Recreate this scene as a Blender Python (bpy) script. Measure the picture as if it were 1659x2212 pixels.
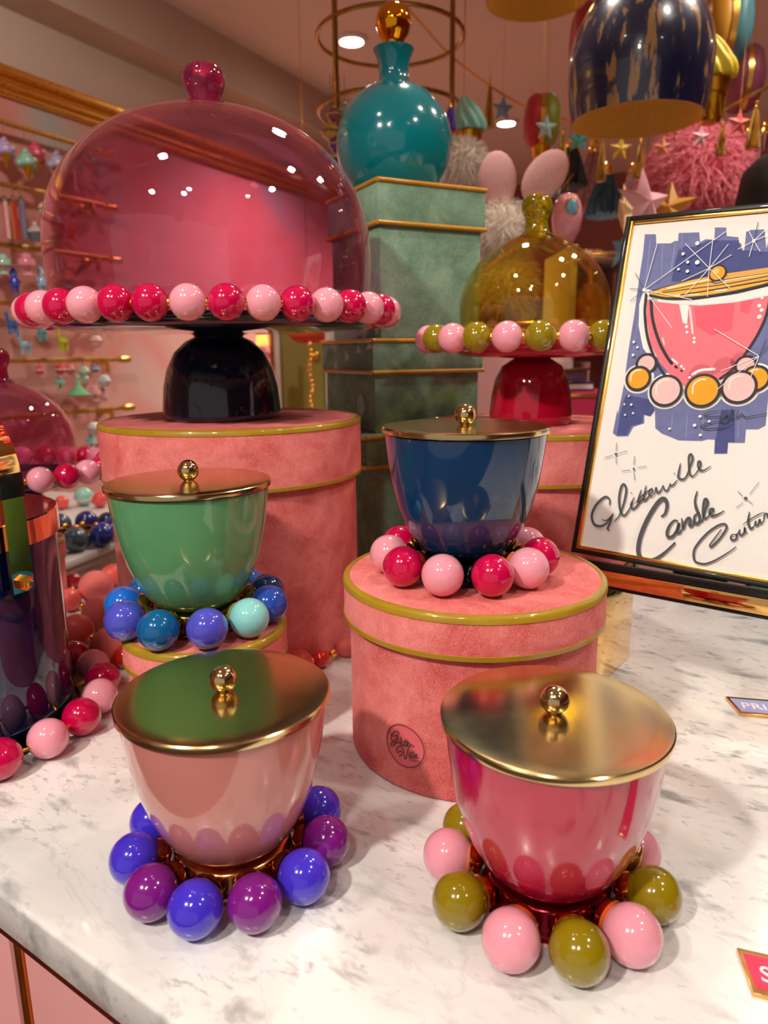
import bpy, bmesh, math, random
from mathutils import Matrix, Vector
S = bpy.context.scene
for o in list(bpy.data.objects): bpy.data.objects.remove(o)
COL = S.collection
PI = math.pi
R = math.radians
rnd = random.Random(7)

# ------------------------------------------------------------------ camera
cam = bpy.data.cameras.new('camera'); cam_o = bpy.data.objects.new('camera', cam); COL.objects.link(cam_o)
PITCH, ROLL, ZC = R(12.5), R(-0.6), .369
fw = Vector((0, math.cos(PITCH), -math.sin(PITCH))); r0 = Vector((1, 0, 0)); u0 = Vector((0, math.sin(PITCH), math.cos(PITCH)))
rt = r0*math.cos(ROLL) + u0*math.sin(ROLL); up = -r0*math.sin(ROLL) + u0*math.cos(ROLL)
cam_o.matrix_world = Matrix(((rt.x, up.x, -fw.x, 0), (rt.y, up.y, -fw.y, 0), (rt.z, up.z, -fw.z, ZC), (0, 0, 0, 1)))
cam.sensor_fit = 'HORIZONTAL'; cam.sensor_width = 36; cam.lens = 1545/1659*36
cam.clip_start = .01; cam.clip_end = 60
cam.dof.use_dof = True; cam.dof.focus_distance = .60; cam.dof.aperture_fstop = 9.5
S.camera = cam_o
S.cycles.max_bounces = 8; S.cycles.diffuse_bounces = 4; S.cycles.glossy_bounces = 4; S.cycles.transmission_bounces = 8; S.cycles.transparent_max_bounces = 12

# ------------------------------------------------------------------ world, exposure, lights
def lin(c):
    return tuple(((v/255)/12.92 if v/255 <= .04045 else ((v/255+.055)/1.055)**2.4) for v in c) + (1,)
w = bpy.data.worlds.new('world'); S.world = w; w.use_nodes = True
bg = w.node_tree.nodes['Background']; bg.inputs[0].default_value = lin((240, 224, 218)); bg.inputs[1].default_value = .52
vs = S.view_settings; vs.view_transform = 'Standard'; vs.look = 'None'; vs.gamma = 1; vs.use_curve_mapping = False; vs.exposure = -.15
CEIL = 1.60
def spot(name, loc, target, power, size=75, blend=.6, rad=.05, col=(255, 243, 229)):
    l = bpy.data.lights.new(name, 'SPOT'); l.energy = power; l.spot_size = R(size); l.spot_blend = blend; l.shadow_soft_size = rad; l.color = lin(col)[:3]
    o = bpy.data.objects.new(name, l); COL.objects.link(o); o.location = loc
    o.rotation_euler = (Vector(target)-Vector(loc)).to_track_quat('-Z', 'Y').to_euler()
    return o
# track spots and recessed downlights of the shop ceiling, plus one added of each kind
SPOTS = [((-.95, -.55, 1.52), (.05, .55, 0), 125, 60), ((-.35, -.75, 1.52), (.1, .6, .1), 30, 70), ((.95, .2, 1.52), (.1, .7, .1), 26, 70),
         ((.15, 1.55, 1.54), (.0, .8, 0), 36, 85), ((-.75, 1.25, 1.40), (-1.2, 2.2, .6), 30, 110), ((.95, .75, 1.52), (.95, 2.0, .85), 115, 80)]  # last spot is added to brighten the fluffy lamp and ornaments
for i, (a, b, p, s) in enumerate(SPOTS): spot('spot_light', a, b, p, s)
DOWN = [(-0.11, 3.20, 110.00), (0.69, 4.27, 150.00), (0.81, 3.06, 150.00), (-0.55, 0.35, 12.00), (0.75, 0.90, 14.00), (-0.25, -0.60, 10.00), (0.90, -0.50, 10.00), (2.20, 2.20, 140.00), (-0.35, 4.20, 60.00), (2.60, 4.00, 140.00), (1.05, 1.45, 50.00)]  # last downlight is added, lifts the dark fluffy lamp
for (x, y, p) in DOWN: spot('downlight', (x, y, CEIL-.03), (x, y, 0), p, 130, .8, .05)

# ------------------------------------------------------------------ helpers
def tag(o, label=None, cat=None, group=None, kind=None):
    if label: o['label'] = label
    if cat: o['category'] = cat
    if group: o['group'] = group
    if kind: o['kind'] = kind
    return o
def empty(name, loc=(0, 0, 0), rz=0, label=None, cat=None, group=None):
    o = bpy.data.objects.new(name, None); COL.objects.link(o); o.location = loc; o.rotation_euler = (0, 0, rz); o.empty_display_size = .02
    return tag(o, label, cat, group)
def mk(name, me, mat, parent=None, loc=(0, 0, 0), rot=(0, 0, 0), sc=(1, 1, 1)):
    if mat is not None and not me.materials: me.materials.append(mat)
    o = bpy.data.objects.new(name, me); COL.objects.link(o)
    if mat is not None and me.materials[0] is not mat:
        o.material_slots[0].link = 'OBJECT'; o.material_slots[0].material = mat
    o.location = loc; o.rotation_euler = rot; o.scale = (sc,)*3 if isinstance(sc, (int, float)) else sc
    if parent: o.parent = parent
    return o
def finish(bm, angle=40, smooth=True):
    bmesh.ops.recalc_face_normals(bm, faces=bm.faces)
    me = bpy.data.meshes.new('mesh'); bm.to_mesh(me); bm.free()
    if smooth:
        me.shade_smooth(); me.set_sharp_from_angle(angle=R(angle))
    return me
def lathe(prof, seg=48, angle=40):
    """closed or open revolve of (r, z) points; r = 0 ends are welded"""
    bm = bmesh.new(); rings = []
    for r, z in prof:
        if r <= 1e-6: rings.append([bm.verts.new((0, 0, z))])
        else: rings.append([bm.verts.new((r*math.cos(2*PI*i/seg), r*math.sin(2*PI*i/seg), z)) for i in range(seg)])
    for a, b in zip(rings, rings[1:]):
        for i in range(seg):
            j = (i+1) % seg
            if len(a) == 1 and len(b) == 1: continue
            if len(a) == 1: bm.faces.new((a[0], b[i], b[j]))
            elif len(b) == 1: bm.faces.new((a[i], a[j], b[0]))
            else: bm.faces.new((a[i], a[j], b[j], b[i]))
    return finish(bm, angle)
def sphere(r=1, seg=32, rings=18): return lathe([(r*math.sin(PI*i/rings) if 0 < i < rings else 0, -r*math.cos(PI*i/rings)) for i in range(rings+1)], seg, 80)
def catmull(pts, n=6, closed=False):
    pts = [Vector(p) for p in pts]; out = []; m = len(pts)
    if m < 3 and not closed: return pts
    rngi = range(m) if closed else range(m-1)
    for i in rngi:
        p0 = pts[(i-1) % m] if closed or i > 0 else pts[0]*2-pts[1]
        p1 = pts[i]; p2 = pts[(i+1) % m]
        p3 = pts[(i+2) % m] if closed or i+2 < m else pts[-1]*2-pts[-2]
        for k in range(n):
            t = k/n
            out.append(.5*((2*p1)+(-p0+p2)*t+(2*p0-5*p1+4*p2-p3)*t*t+(-p0+3*p1-3*p2+p3)*t**3))
    if not closed: out.append(pts[-1])
    return out
def add_tube(bm, pts, rad, seg=8, closed=False):
    pts = [Vector(p) for p in pts]; n = len(pts); rings = []
    nrm = None
    for i, p in enumerate(pts):
        a = pts[(i-1) % n] if closed or i > 0 else p; b = pts[(i+1) % n] if closed or i < n-1 else p
        t = (b-a).normalized()
        if nrm is None: nrm = t.orthogonal().normalized()
        nrm = (nrm - t*nrm.dot(t)); nrm = nrm.normalized() if nrm.length > 1e-6 else t.orthogonal().normalized()
        bi = t.cross(nrm); rr = rad(i/(n-1)) if callable(rad) else rad
        rings.append([bm.verts.new(p+(nrm*math.cos(2*PI*k/seg)+bi*math.sin(2*PI*k/seg))*rr) for k in range(seg)])
    for i in range(n if closed else n-1):
        a, b = rings[i], rings[(i+1) % n]
        for k in range(seg): bm.faces.new((a[k], a[(k+1) % seg], b[(k+1) % seg], b[k]))
    if not closed: bm.faces.new(rings[0]); bm.faces.new(rings[-1])
def tube(pts, rad, seg=8, closed=False):
    bm = bmesh.new(); add_tube(bm, pts, rad, seg, closed); return finish(bm, 50)
def box(sx, sy, sz, bev=0, base=True, seg=2):
    """box centred in x and y; z from 0 when base"""
    bm = bmesh.new(); bmesh.ops.create_cube(bm, size=1)
    for v in bm.verts: v.co = Vector((v.co.x*sx, v.co.y*sy, (v.co.z+(.5 if base else 0))*sz))
    if bev: bmesh.ops.bevel(bm, geom=bm.edges[:], offset=bev, segments=seg, profile=.5, affect='EDGES')
    return finish(bm, 35)
def prism(poly, z0, z1, bev=0):
    bm = bmesh.new(); a = [bm.verts.new((x, y, z0)) for x, y in poly]; b = [bm.verts.new((x, y, z1)) for x, y in poly]
    bm.faces.new(a[::-1]); bm.faces.new(b); n = len(poly)
    for i in range(n): bm.faces.new((a[i], a[(i+1) % n], b[(i+1) % n], b[i]))
    bmesh.ops.recalc_face_normals(bm, faces=bm.faces)
    if bev: bmesh.ops.bevel(bm, geom=[e for e in bm.edges if e.calc_length() > bev*3], offset=bev, segments=3, profile=.5, affect='EDGES')
    return finish(bm, 35)
def torus(Rr, r, seg=64, rs=10): return lathe([(Rr+r*math.cos(2*PI*i/rs), r*math.sin(2*PI*i/rs)) for i in range(rs+1)], seg, 80)
def copy_tree(o, parent=None):
    c = o.copy(); COL.objects.link(c); c.parent = parent
    for ch in list(o.children): copy_tree(ch, c)
    return c

# ------------------------------------------------------------------ materials
MATS = {}
def nodes(name):
    m = bpy.data.materials.new(name); m.use_nodes = True; nt = m.node_tree
    return m, nt, nt.nodes['Principled BSDF']
def tex(nt, scale=10, detail=4, rough=.5, kind='ShaderNodeTexNoise', dist=0):
    tc = nt.nodes.get('Texture Coordinate') or nt.nodes.new('ShaderNodeTexCoord')
    n = nt.nodes.new(kind); n.inputs['Scale'].default_value = scale
    if kind == 'ShaderNodeTexNoise':
        n.inputs['Detail'].default_value = detail; n.inputs['Roughness'].default_value = rough; n.inputs['Distortion'].default_value = dist
    nt.links.new(tc.outputs['Object'], n.inputs['Vector']); return n
def ramp(nt, src, stops):
    r = nt.nodes.new('ShaderNodeValToRGB'); e = r.color_ramp.elements
    e[0].position, e[0].color = stops[0]; e[1].position, e[1].color = stops[-1]
    for p, c in stops[1:-1]: x = e.new(p); x.color = c
    nt.links.new(src, r.inputs[0]); return r
def mixc(nt, fac, a, b, mode='MIX'):
    m = nt.nodes.new('ShaderNodeMix'); m.data_type = 'RGBA'; m.blend_type = mode
    for s, v in ((m.inputs[0], fac), (m.inputs[6], a), (m.inputs[7], b)):
        if hasattr(v, 'links') or hasattr(v, 'node'): nt.links.new(v, s)
        else: s.default_value = v
    return m.outputs[2]
def bump(nt, b, src, strength=.2, dist=.001):
    n = nt.nodes.new('ShaderNodeBump'); n.inputs['Strength'].default_value = strength; n.inputs['Distance'].default_value = dist
    nt.links.new(src, n.inputs['Height']); nt.links.new(n.outputs[0], b.inputs['Normal'])
def gloss(c, rough=.5, coat=1.0, croug=.02, var=.06, spec=.28):
    """enamel / resin: coloured body under a clear shiny coat, with faint cloudiness"""
    k = ('g', c, rough, coat)
    if k in MATS: return MATS[k]
    m, nt, b = nodes('gloss_%d_%d_%d' % c)
    n = tex(nt, 45, 3); a = lin(c); d = tuple(v*(1-var*2) for v in a[:3])+(1,)
    nt.links.new(ramp(nt, n.outputs[0], [(.35, d), (.65, a)]).outputs[0], b.inputs['Base Color'])
    b.inputs['Roughness'].default_value = min(rough, .16) if coat > .5 else rough; b.inputs['Coat Weight'].default_value = coat; b.inputs['Coat Roughness'].default_value = croug
    b.inputs['Specular IOR Level'].default_value = spec
    MATS[k] = m; return m
def matte(c, rough=.7, var=.08, scale=8, sheen=0):
    k = ('m', c, rough, scale)
    if k in MATS: return MATS[k]
    m, nt, b = nodes('matte_%d_%d_%d' % c)
    n = tex(nt, scale, 5); a = lin(c); d = tuple(v*(1-var*2) for v in a[:3])+(1,)
    nt.links.new(ramp(nt, n.outputs[0], [(.3, d), (.7, a)]).outputs[0], b.inputs['Base Color'])
    b.inputs['Roughness'].default_value = rough; b.inputs['Sheen Weight'].default_value = sheen
    MATS[k] = m; return m
def metal(c, rough=.2, var=.12, scale=30, bmp=0):
    k = ('x', c, rough, bmp)
    if k in MATS: return MATS[k]
    m, nt, b = nodes('metal_%d_%d_%d' % c)
    b.inputs['Metallic'].default_value = 1; b.inputs['Base Color'].default_value = lin(c)
    n = tex(nt, scale, 5, .6); r = ramp(nt, n.outputs[0], [(.3, (rough*(1-var*2),)*3+(1,)), (.7, (rough*(1+var*2),)*3+(1,))])
    nt.links.new(r.outputs[0], b.inputs['Roughness'])
    if bmp: bump(nt, b, n.outputs[0], bmp, .004)
    MATS[k] = m; return m
def velvet(c1, c2, scale=17):
    k = ('v', c1, c2)
    if k in MATS: return MATS[k]
    m, nt, b = nodes('velvet_%d_%d_%d' % c1)
    n = tex(nt, scale, 9, .72, dist=.35); f = tex(nt, 1400, 2, .7)
    base = ramp(nt, n.outputs[0], [(.34, lin(c1)), (.66, lin(c2))]).outputs[0]
    sp = ramp(nt, f.outputs[0], [(.52, (0, 0, 0, 1)), (.74, (.75,)*3+(1,))]).outputs[0]
    col = mixc(nt, sp, base, lin(tuple(min(255, v+60) for v in c2)))
    nt.links.new(col, b.inputs['Base Color']); b.inputs['Roughness'].default_value = .85
    b.inputs['Sheen Weight'].default_value = .35; b.inputs['Sheen Roughness'].default_value = .35; b.inputs['Sheen Tint'].default_value = lin(tuple(min(255, v+40) for v in c2))
    b.inputs['Specular IOR Level'].default_value = .15
    bump(nt, b, f.outputs[0], .35, .0006); MATS[k] = m; return m
def thin_glass(name, c, refl=.05):
    """clear coloured blown glass: tinted see-through walls with mirror-like reflections"""
    m = bpy.data.materials.new(name); m.use_nodes = True; nt = m.node_tree; nt.nodes.clear()
    out = nt.nodes.new('ShaderNodeOutputMaterial'); tr = nt.nodes.new('ShaderNodeBsdfTransparent'); gl = nt.nodes.new('ShaderNodeBsdfGlossy')
    mx = nt.nodes.new('ShaderNodeMixShader'); lw = nt.nodes.new('ShaderNodeLayerWeight'); lw.inputs[0].default_value = .5
    pw_ = nt.nodes.new('ShaderNodeMath'); pw_.operation = 'POWER'; pw_.inputs[1].default_value = 4.0; nt.links.new(lw.outputs['Facing'], pw_.inputs[0])
    fr = nt.nodes.new('ShaderNodeMath'); fr.operation = 'MULTIPLY_ADD'; fr.inputs[1].default_value = .75; fr.inputs[2].default_value = refl; nt.links.new(pw_.outputs[0], fr.inputs[0])
    n = tex(nt, 9, 4, .5, dist=1.5)
    a = tuple(c)+(1,); d = tuple(v*.97 for v in c)+(1,)
    nt.links.new(ramp(nt, n.outputs[0], [(.3, d), (.7, a)]).outputs[0], tr.inputs[0])
    gl.inputs['Roughness'].default_value = .015; gl.inputs[0].default_value = (1, .93, .93, 1)
    nt.links.new(fr.outputs[0], mx.inputs[0]); nt.links.new(tr.outputs[0], mx.inputs[1]); nt.links.new(gl.outputs[0], mx.inputs[2])
    nt.links.new(mx.outputs[0], out.inputs[0]); return m
def solid_glass(c, rough=.02):
    k = ('sg', c)
    if k in MATS: return MATS[k]
    m, nt, b = nodes('solid_glass_%d_%d_%d' % c)
    b.inputs['Base Color'].default_value = lin(c); b.inputs['Transmission Weight'].default_value = .85; b.inputs['Roughness'].default_value = rough; b.inputs['IOR'].default_value = 1.45
    MATS[k] = m; return m
def emit(c, s):
    m, nt, b = nodes('lamp_glow'); b.inputs['Emission Color'].default_value = lin(c); b.inputs['Emission Strength'].default_value = s; b.inputs['Base Color'].default_value = lin(c); return m
def marble():
    m, nt, b = nodes('marble')
    tc = nt.nodes.new('ShaderNodeTexCoord'); mp = nt.nodes.new('ShaderNodeMapping'); mp.inputs['Rotation'].default_value = (0, 0, R(-38)); mp.inputs['Scale'].default_value = (1, 2.1, 1)
    nt.links.new(tc.outputs['Object'], mp.inputs[0])
    def nz(scale, detail, rough, dist):
        n = nt.nodes.new('ShaderNodeTexNoise'); n.inputs['Scale'].default_value = scale; n.inputs['Detail'].default_value = detail; n.inputs['Roughness'].default_value = rough; n.inputs['Distortion'].default_value = dist
        nt.links.new(mp.outputs[0], n.inputs['Vector']); return n
    big = nz(2.6, 5, .55, .8); vein = nz(5, 6, .6, .9); blot = nz(26, 4, .55, .4); fine = nz(80, 3, .55, .3); patch = nz(9, 3, .5, .4)
    base = ramp(nt, big.outputs[0], [(.30, lin((212, 212, 212))), (.5, lin((235, 234, 232))), (.75, lin((243, 241, 238)))]).outputs[0]
    v = ramp(nt, vein.outputs[0], [(.488, (0, 0, 0, 1)), (.502, (.22,)*3+(1,)), (.516, (0, 0, 0, 1))]).outputs[0]
    s_ = ramp(nt, blot.outputs[0], [(.54, (0, 0, 0, 1)), (.71, (.9,)*3+(1,))]).outputs[0]
    f_ = ramp(nt, fine.outputs[0], [(.59, (0, 0, 0, 1)), (.72, (.7,)*3+(1,))]).outputs[0]
    pm = ramp(nt, patch.outputs[0], [(.34, (0, 0, 0, 1)), (.52, (1,)*3+(1,))]).outputs[0]
    s2 = mixc(nt, 1, s_, pm, 'MULTIPLY'); f2 = mixc(nt, 1, f_, pm, 'MULTIPLY')
    c1 = mixc(nt, v, base, lin((170, 170, 172))); c2 = mixc(nt, s2, c1, lin((140, 142, 143))); c3_ = mixc(nt, f2, c2, lin((160, 162, 163)))
    nt.links.new(c3_, b.inputs['Base Color']); b.inputs['Roughness'].default_value = .25
    b.inputs['Coat Weight'].default_value = .8; b.inputs['Coat Roughness'].default_value = .06; return m
def wall_paint(stops, scale=1.3, rough=.75):
    m, nt, b = nodes('wall_paint'); n = tex(nt, scale, 2, .4, dist=.6)
    nt.links.new(ramp(nt, n.outputs[0], stops).outputs[0], b.inputs['Base Color']); b.inputs['Roughness'].default_value = rough; return m

CORD = matte((150, 112, 60), .6); GOLD = metal((255, 196, 92), .16); GOLDTRIM = gloss((168, 135, 28), .35, .5); POLGOLD = metal((255, 205, 120), .04); ROSE = metal((245, 178, 130), .07)
BRASS = metal((216, 192, 138), .17, .05, 40); BRONZE = metal((190, 120, 70), .18); BLACK = gloss((16, 15, 16), .4, .3)
PAPER = matte((238, 236, 232), .8, .02, 30); INK = matte((70, 74, 78), .6, .05, 60)
PINKV = velvet((198, 74, 74), (234, 136, 132)); GREENV = velvet((82, 118, 96), (130, 162, 136), 18)
LED = emit((255, 246, 235), 40)

# ------------------------------------------------------------------ the setting
WA = R(28); DW = Vector((math.sin(WA), math.cos(WA), 0)); NW = Vector((math.cos(WA), -math.sin(WA), 0)); WOFF = -2.184
FLOOR = -.92
def wpt(s, off, z): return DW*s + NW*(WOFF+off) + Vector((0, 0, z))      # s along the left wall, off into the room
def room_box(name, s0, s1, o0, o1, z0, z1, mat, bev=0, kind='structure', parent=None, label=None, cat=None):
    me = box(s1-s0, o1-o0, z1-z0, bev); o = mk(name, me, mat, parent, wpt((s0+s1)/2, (o0+o1)/2, z0), (0, 0, PI/2-WA))
    if kind: o['kind'] = kind
    return tag(o, label, cat)
pinkwall = wall_paint([(.30, lin((180, 180, 172))), (.42, lin((210, 160, 148))), (.58, lin((214, 140, 130))), (.75, lin((208, 178, 168)))], 2.2)
cream = matte((206, 184, 168), .8, .03, 3); cream2 = matte((196, 172, 156), .8, .04, 3); dusty = matte((150, 92, 84), .8, .06, 3)
room_box('wall_left', -2.5, 5.6, -.10, 0, FLOOR, 1.235, pinkwall)
room_box('wall_left_upper', -2.5, 5.6, -.10, 0, 1.235, 1.42, cream)
room_box('trim_1', -2.5, 5.6, -.10, .16, 1.42, CEIL, cream2)           # soffit along the wall
room_box('wall_back', 5.6, 5.7, -.1, 5.5, FLOOR, CEIL, dusty)
room_box('wall_right', -2.5, 5.6, 5.4, 5.5, FLOOR, CEIL, dusty)
room_box('ceiling', -2.5, 5.7, -.1, 5.5, CEIL, CEIL+.06, matte((224, 202, 188), .85, .03, 2))
room_box('floor', -2.5, 5.7, -.1, 5.5, FLOOR-.05, FLOOR, matte((128, 92, 80), .45, .1, 5))
beam = room_box('trim_2', -2.5, 5.6, 2.55, 2.80, CEIL-.14, CEIL, cream2)
for i, s in enumerate((1.0, 2.0, 3.0, 4.0, 5.0)): room_box('ceiling_joint', s, s+.012, 2.9, 5.4, CEIL-.004, CEIL+.001, matte((120, 96, 84), .9), parent=None)
crown = empty('trim_3', (0, 0, 0)); crown['kind'] = 'structure'
for z0, z1, d in ((1.160, 1.180, .022), (1.180, 1.195, .034), (1.195, 1.212, .026), (1.212, 1.240, .045)):
    room_box('moulding_strip', -2.5, 5.5, 0, d, z0, z1, metal((255, 200, 96), .36, .2, 80), .004, None, crown)
room_box('baseboard_left', -2.5, 5.6, 0, .02, FLOOR, FLOOR+.12, cream2)
room_box('baseboard_back', 5.58, 5.6, 0, 5.4, FLOOR, FLOOR+.12, cream2)

# recessed lamps seen in the ceiling, the rest of the grid, and one added for brightness
def downlight_fixture(x, y, label):
    e = empty('ceiling_light', (x, y, CEIL), 0, label, 'light', 'recessed ceiling lights')
    mk('trim_ring', lathe([(.062, 0), (.062, -.012), (.048, -.016), (.045, -.004), (.062, 0)], 32), matte((235, 225, 215), .5), e)
    mk('lens', lathe([(0, -.006), (.045, -.007), (.045, -.003), (0, -.002)], 32), LED, e)
LAMPL = ['recessed ceiling light seen inside the gold ring hanger', 'recessed ceiling light beside the blue star', 'recessed ceiling light left of the navy lamp shade', 'recessed ceiling light over the left of the table', 'recessed ceiling light over the right of the table', 'recessed ceiling light behind the viewer on the left', 'recessed ceiling light behind the viewer on the right', 'recessed ceiling light far right of the shop', 'recessed ceiling light far left at the back', 'recessed ceiling light far right at the back', 'added ceiling light brightening the fluffy lamp, above the yellow ice cream cone']
for (x, y, p), lab in zip(DOWN, LAMPL): downlight_fixture(x, y, lab)
HEADS = ['track spotlight head above the left of the table, behind the viewer', 'track spotlight head above the middle of the table, behind the viewer', 'track spotlight head above the right end of the table',
         'track spotlight head over the green box tower', 'track spotlight head by the left wall soffit', 'added spotlight head brightening the fluffy lamp and hanging ornaments']
for (a, b, p, s), lab in zip(SPOTS, HEADS):
    d = (Vector(b)-Vector(a)).normalized(); e = empty('track_spotlight', (a[0], a[1], CEIL if a[2] > 1.45 else 1.42), 0, lab, 'light')
    q = d.to_track_quat('-Z', 'Y').to_euler(); off = Vector(a)-Vector(e.location)
    mk('lamp_can', lathe([(.045, 0), (.048, .0), (.048, .09), (.03, .12), (0, .12)], 24), matte((225, 215, 205), .5), e, off-d*.03+Vector((0, 0, 0)), q)
    mk('stem', tube([Vector((0, 0, 0)), off-d*.09], .008), matte((225, 215, 205), .5), e)

# ------------------------------------------------------------------ marble table
TD = Vector((.8302, -.5575, 0)); TN = Vector((.5575, .8302, 0)); TROT = math.atan2(TD.y, TD.x)
def tp(t, n, z=0): return TD*t + TN*n + Vector((0, 0, z))
T0, T1, N0, N1 = -1.02, 1.25, .208, 1.20
tab = empty('display_table', tp((T0+T1)/2, (N0+N1)/2, FLOOR), TROT, 'white marble topped display table with pink base in the foreground', 'table')
H0 = -FLOOR
mk('marble_top', box(T1-T0, N1-N0, .034, .0035, True, 3), marble(), tab, (0, 0, H0-.034))
fy = -(N1-N0)/2
mk('copper_strip', box(T1-T0-.006, N1-N0-.006, .009, .001), metal((206, 96, 48), .25), tab, (0, 0, H0-.043))
mk('base_cabinet', box(T1-T0-.05, N1-N0-.05, H0-.062, .002), matte((120, 100, 62), .5), tab, (0, 0, .02))
pw = .56; x0 = -(T1-T0)/2-.022
for i in range(4):
    cx = x0 + pw*(i+.5)-.002
    p = mk('pink_panel', box(pw-.02, .012, H0-.075, .003), matte((226, 160, 160), .6, .03), tab, (cx, fy+.018, .03))
    mk('panel_edge', box(.008, .016, H0-.075, .002), metal((226, 150, 70), .25), tab, (cx-pw/2+.004, fy+.018, .03))

# ------------------------------------------------------------------ hat boxes
def hat_box(c, Rr, H, lh, label, cat='box', mat=PINKV, sticker=None):
    e = empty('velvet_hat_box', (c[0], c[1], c[2] if len(c) > 2 else 0), 0, label, cat, 'round velvet hat boxes')
    rb = Rr*.955
    mk('body', lathe([(0, 0), (rb-.002, 0), (rb, .002), (rb, H-lh*.5), (0, H-lh*.5)], 96), mat, e)
    lid = mk('lid', lathe([(0, H), (Rr-.003, H), (Rr-.0008, H-.0012), (Rr, H-.004), (Rr, H-lh), (Rr-.004, H-lh), (Rr-.004, H-.006), (0, H-.006)], 96), mat, e)
    mk('gold_trim', lathe([(Rr-.0058, H-.0005), (Rr-.0050, H+.0008), (Rr-.0015, H+.0006), (Rr+.0006, H-.0015), (Rr+.0008, H-.0058), (Rr-.0005, H-.0062)], 96, 60), GOLDTRIM, lid)
    mk('gold_trim', lathe([(Rr-.001, H-lh+.0045), (Rr+.0008, H-lh+.004), (Rr+.0008, H-lh), (Rr-.003, H-lh-.0005)], 96, 60), GOLDTRIM, lid)
    return e
FB = (.083, .6455); FBR, FBH = .1215, .1677
b_front = hat_box(FB, FBR, FBH, .037, 'round pink velvet box in front carrying the navy blue candle bowl')
hat_box((-.193, .926), .1637, .290, .070, 'tall round pink velvet box under the cake stand with large pink dome')
hat_box((.197, .980), .1565, .274, .062, 'round pink velvet box under the olive glass cake stand, behind the framed sign')
hat_box((-.1714, .6442), .0761, .119, .028, 'small round pink velvet box carrying the green candle bowl')

# ------------------------------------------------------------------ candles
BEAD = sphere(1, 32, 18)
RASP, PNK, OLV, VIO, PUR = (198, 4, 72), (240, 158, 176), (140, 120, 8), (66, 48, 205), (122, 22, 128)
BOWL = lathe([(.0, .020), (.030, .020), (.038, .0235), (.0465, .033), (.0545, .048), (.0605, .064), (.0650, .081), (.0685, .100), (.0708, .118), (.0722, .1310),
              (.0700, .1310), (.0685, .118), (.0655, .100), (.060, .075), (.052, .052), (.038, .032), (0, .027)], 96, 60)
LIDM = lathe([(0, .1318), (.0735, .1318), (.0747, .1324), (.0750, .1345), (.0747, .1364), (.0738, .1373), (.0722, .1375), (.060, .1374), (0, .1374)], 96, 30)
KNOB = lathe([(0, 0), (.0045, 0)] + [(.0097*math.sin(PI*i/18) if i < 18 else 0, .0092-.0097*math.cos(PI*i/18)) for i in range(3, 19)], 40, 60)
FOOT = lathe([(0, .0), (.0455, .0), (.0460, .003), (.0445, .006), (.0430, .0075), (.0425, .0185), (.0400, .0210), (.030, .0225), (0, .0225)], 64, 45)
CAP = lathe([(.003, 0), (.0075, .0015), (.0105, .005), (.0115, .0085), (.0105, .009), (0, .007)], 24, 60)
def candle(c, z, col, footmat, beads, label, spin=0, leaf=None):
    e = empty('candle_bowl', (c[0], c[1], z), R(spin), label, 'candle', 'lidded candle bowls ringed with beads')
    mk('bowl', BOWL, gloss(col, .22, 1.0, .02, .03), e); mk('foot', FOOT, footmat, e)
    l = mk('lid', LIDM, BRASS, e); mk('knob', KNOB, metal((232, 208, 150), .12), l, (0, 0, .1374))
    ring = .0692; rb = .0181
    for a, bc in beads:
        t = R(a-spin)
        b = mk('bead', BEAD, gloss(bc, .25, 1, .02, .05), e, (ring*math.cos(t), ring*math.sin(t), rb), (0, 0, 0), rb)
        cp = mk('bead_cap', CAP, GOLD if footmat is not BRONZE else BRONZE, b, (-math.cos(t)*1.38, -math.sin(t)*1.38, 0), (0, PI/2, t), 1/rb)
    if leaf:
        bm = bmesh.new(); add_tube(bm, catmull([(.05, .0, .012), (.056, .0, .020), (.064, 0, .030), (.068, 0, .036)], 5), lambda t: .0006+.0062*math.sin(PI*min(1, t*.93+.04)), 10)
        me = finish(bm, 70)
        for v in me.vertices: v.co.x = .05+(v.co.x-.05)*.8
        mk('gold_leaf', me, metal((205, 150, 80), .25), e, (0, 0, 0), (0, 0, R(leaf)))
    return e
def alt(angles, cs): return [(a, cs[i % len(cs)]) for i, a in enumerate(angles)]
DKRED = metal((130, 30, 40), .15); DKBLU = metal((24, 26, 40), .12); DKGRN = metal((120, 110, 50), .15)
candle((-.1145, .4665), 0, (212, 136, 126), BRONZE, alt([197, 230, 261, 293, 325, 357, 29, 62, 95, 128, 162], [VIO, PUR]), 'blush pink candle bowl with brass lid and purple and violet beads', 10)
candle((.1105, .4300), 0, (184, 18, 62), DKRED, alt([166, 203, 239, 273, 305, 340, 15, 47, 79, 110], [PNK, OLV])+[(137, OLV)], 'raspberry candle bowl with brass lid and pink and olive beads', 40, 321)
candle((.0735, .6400), FBH+.0008, (10, 50, 92), DKBLU, alt([178, 214, 249, 284, 317, 350, 22, 54, 86, 117], [PNK, RASP])+[(147, RASP)], 'navy blue candle bowl with brass lid on the front pink box', 70)
candle((-.1790, .6480), .1198, (92, 156, 108), DKGRN, list(zip([182, 219, 256, 291, 325, 357, 28, 60, 90, 120, 151],
       [(24, 108, 216), (74, 80, 196), (0, 92, 150), (76, 78, 196), (140, 216, 216), (34, 74, 170), (14, 60, 112), (30, 110, 216), (74, 80, 196), (0, 92, 150), (10, 84, 140)])), 'jade green candle bowl with brass lid and mixed blue beads', 20)

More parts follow.
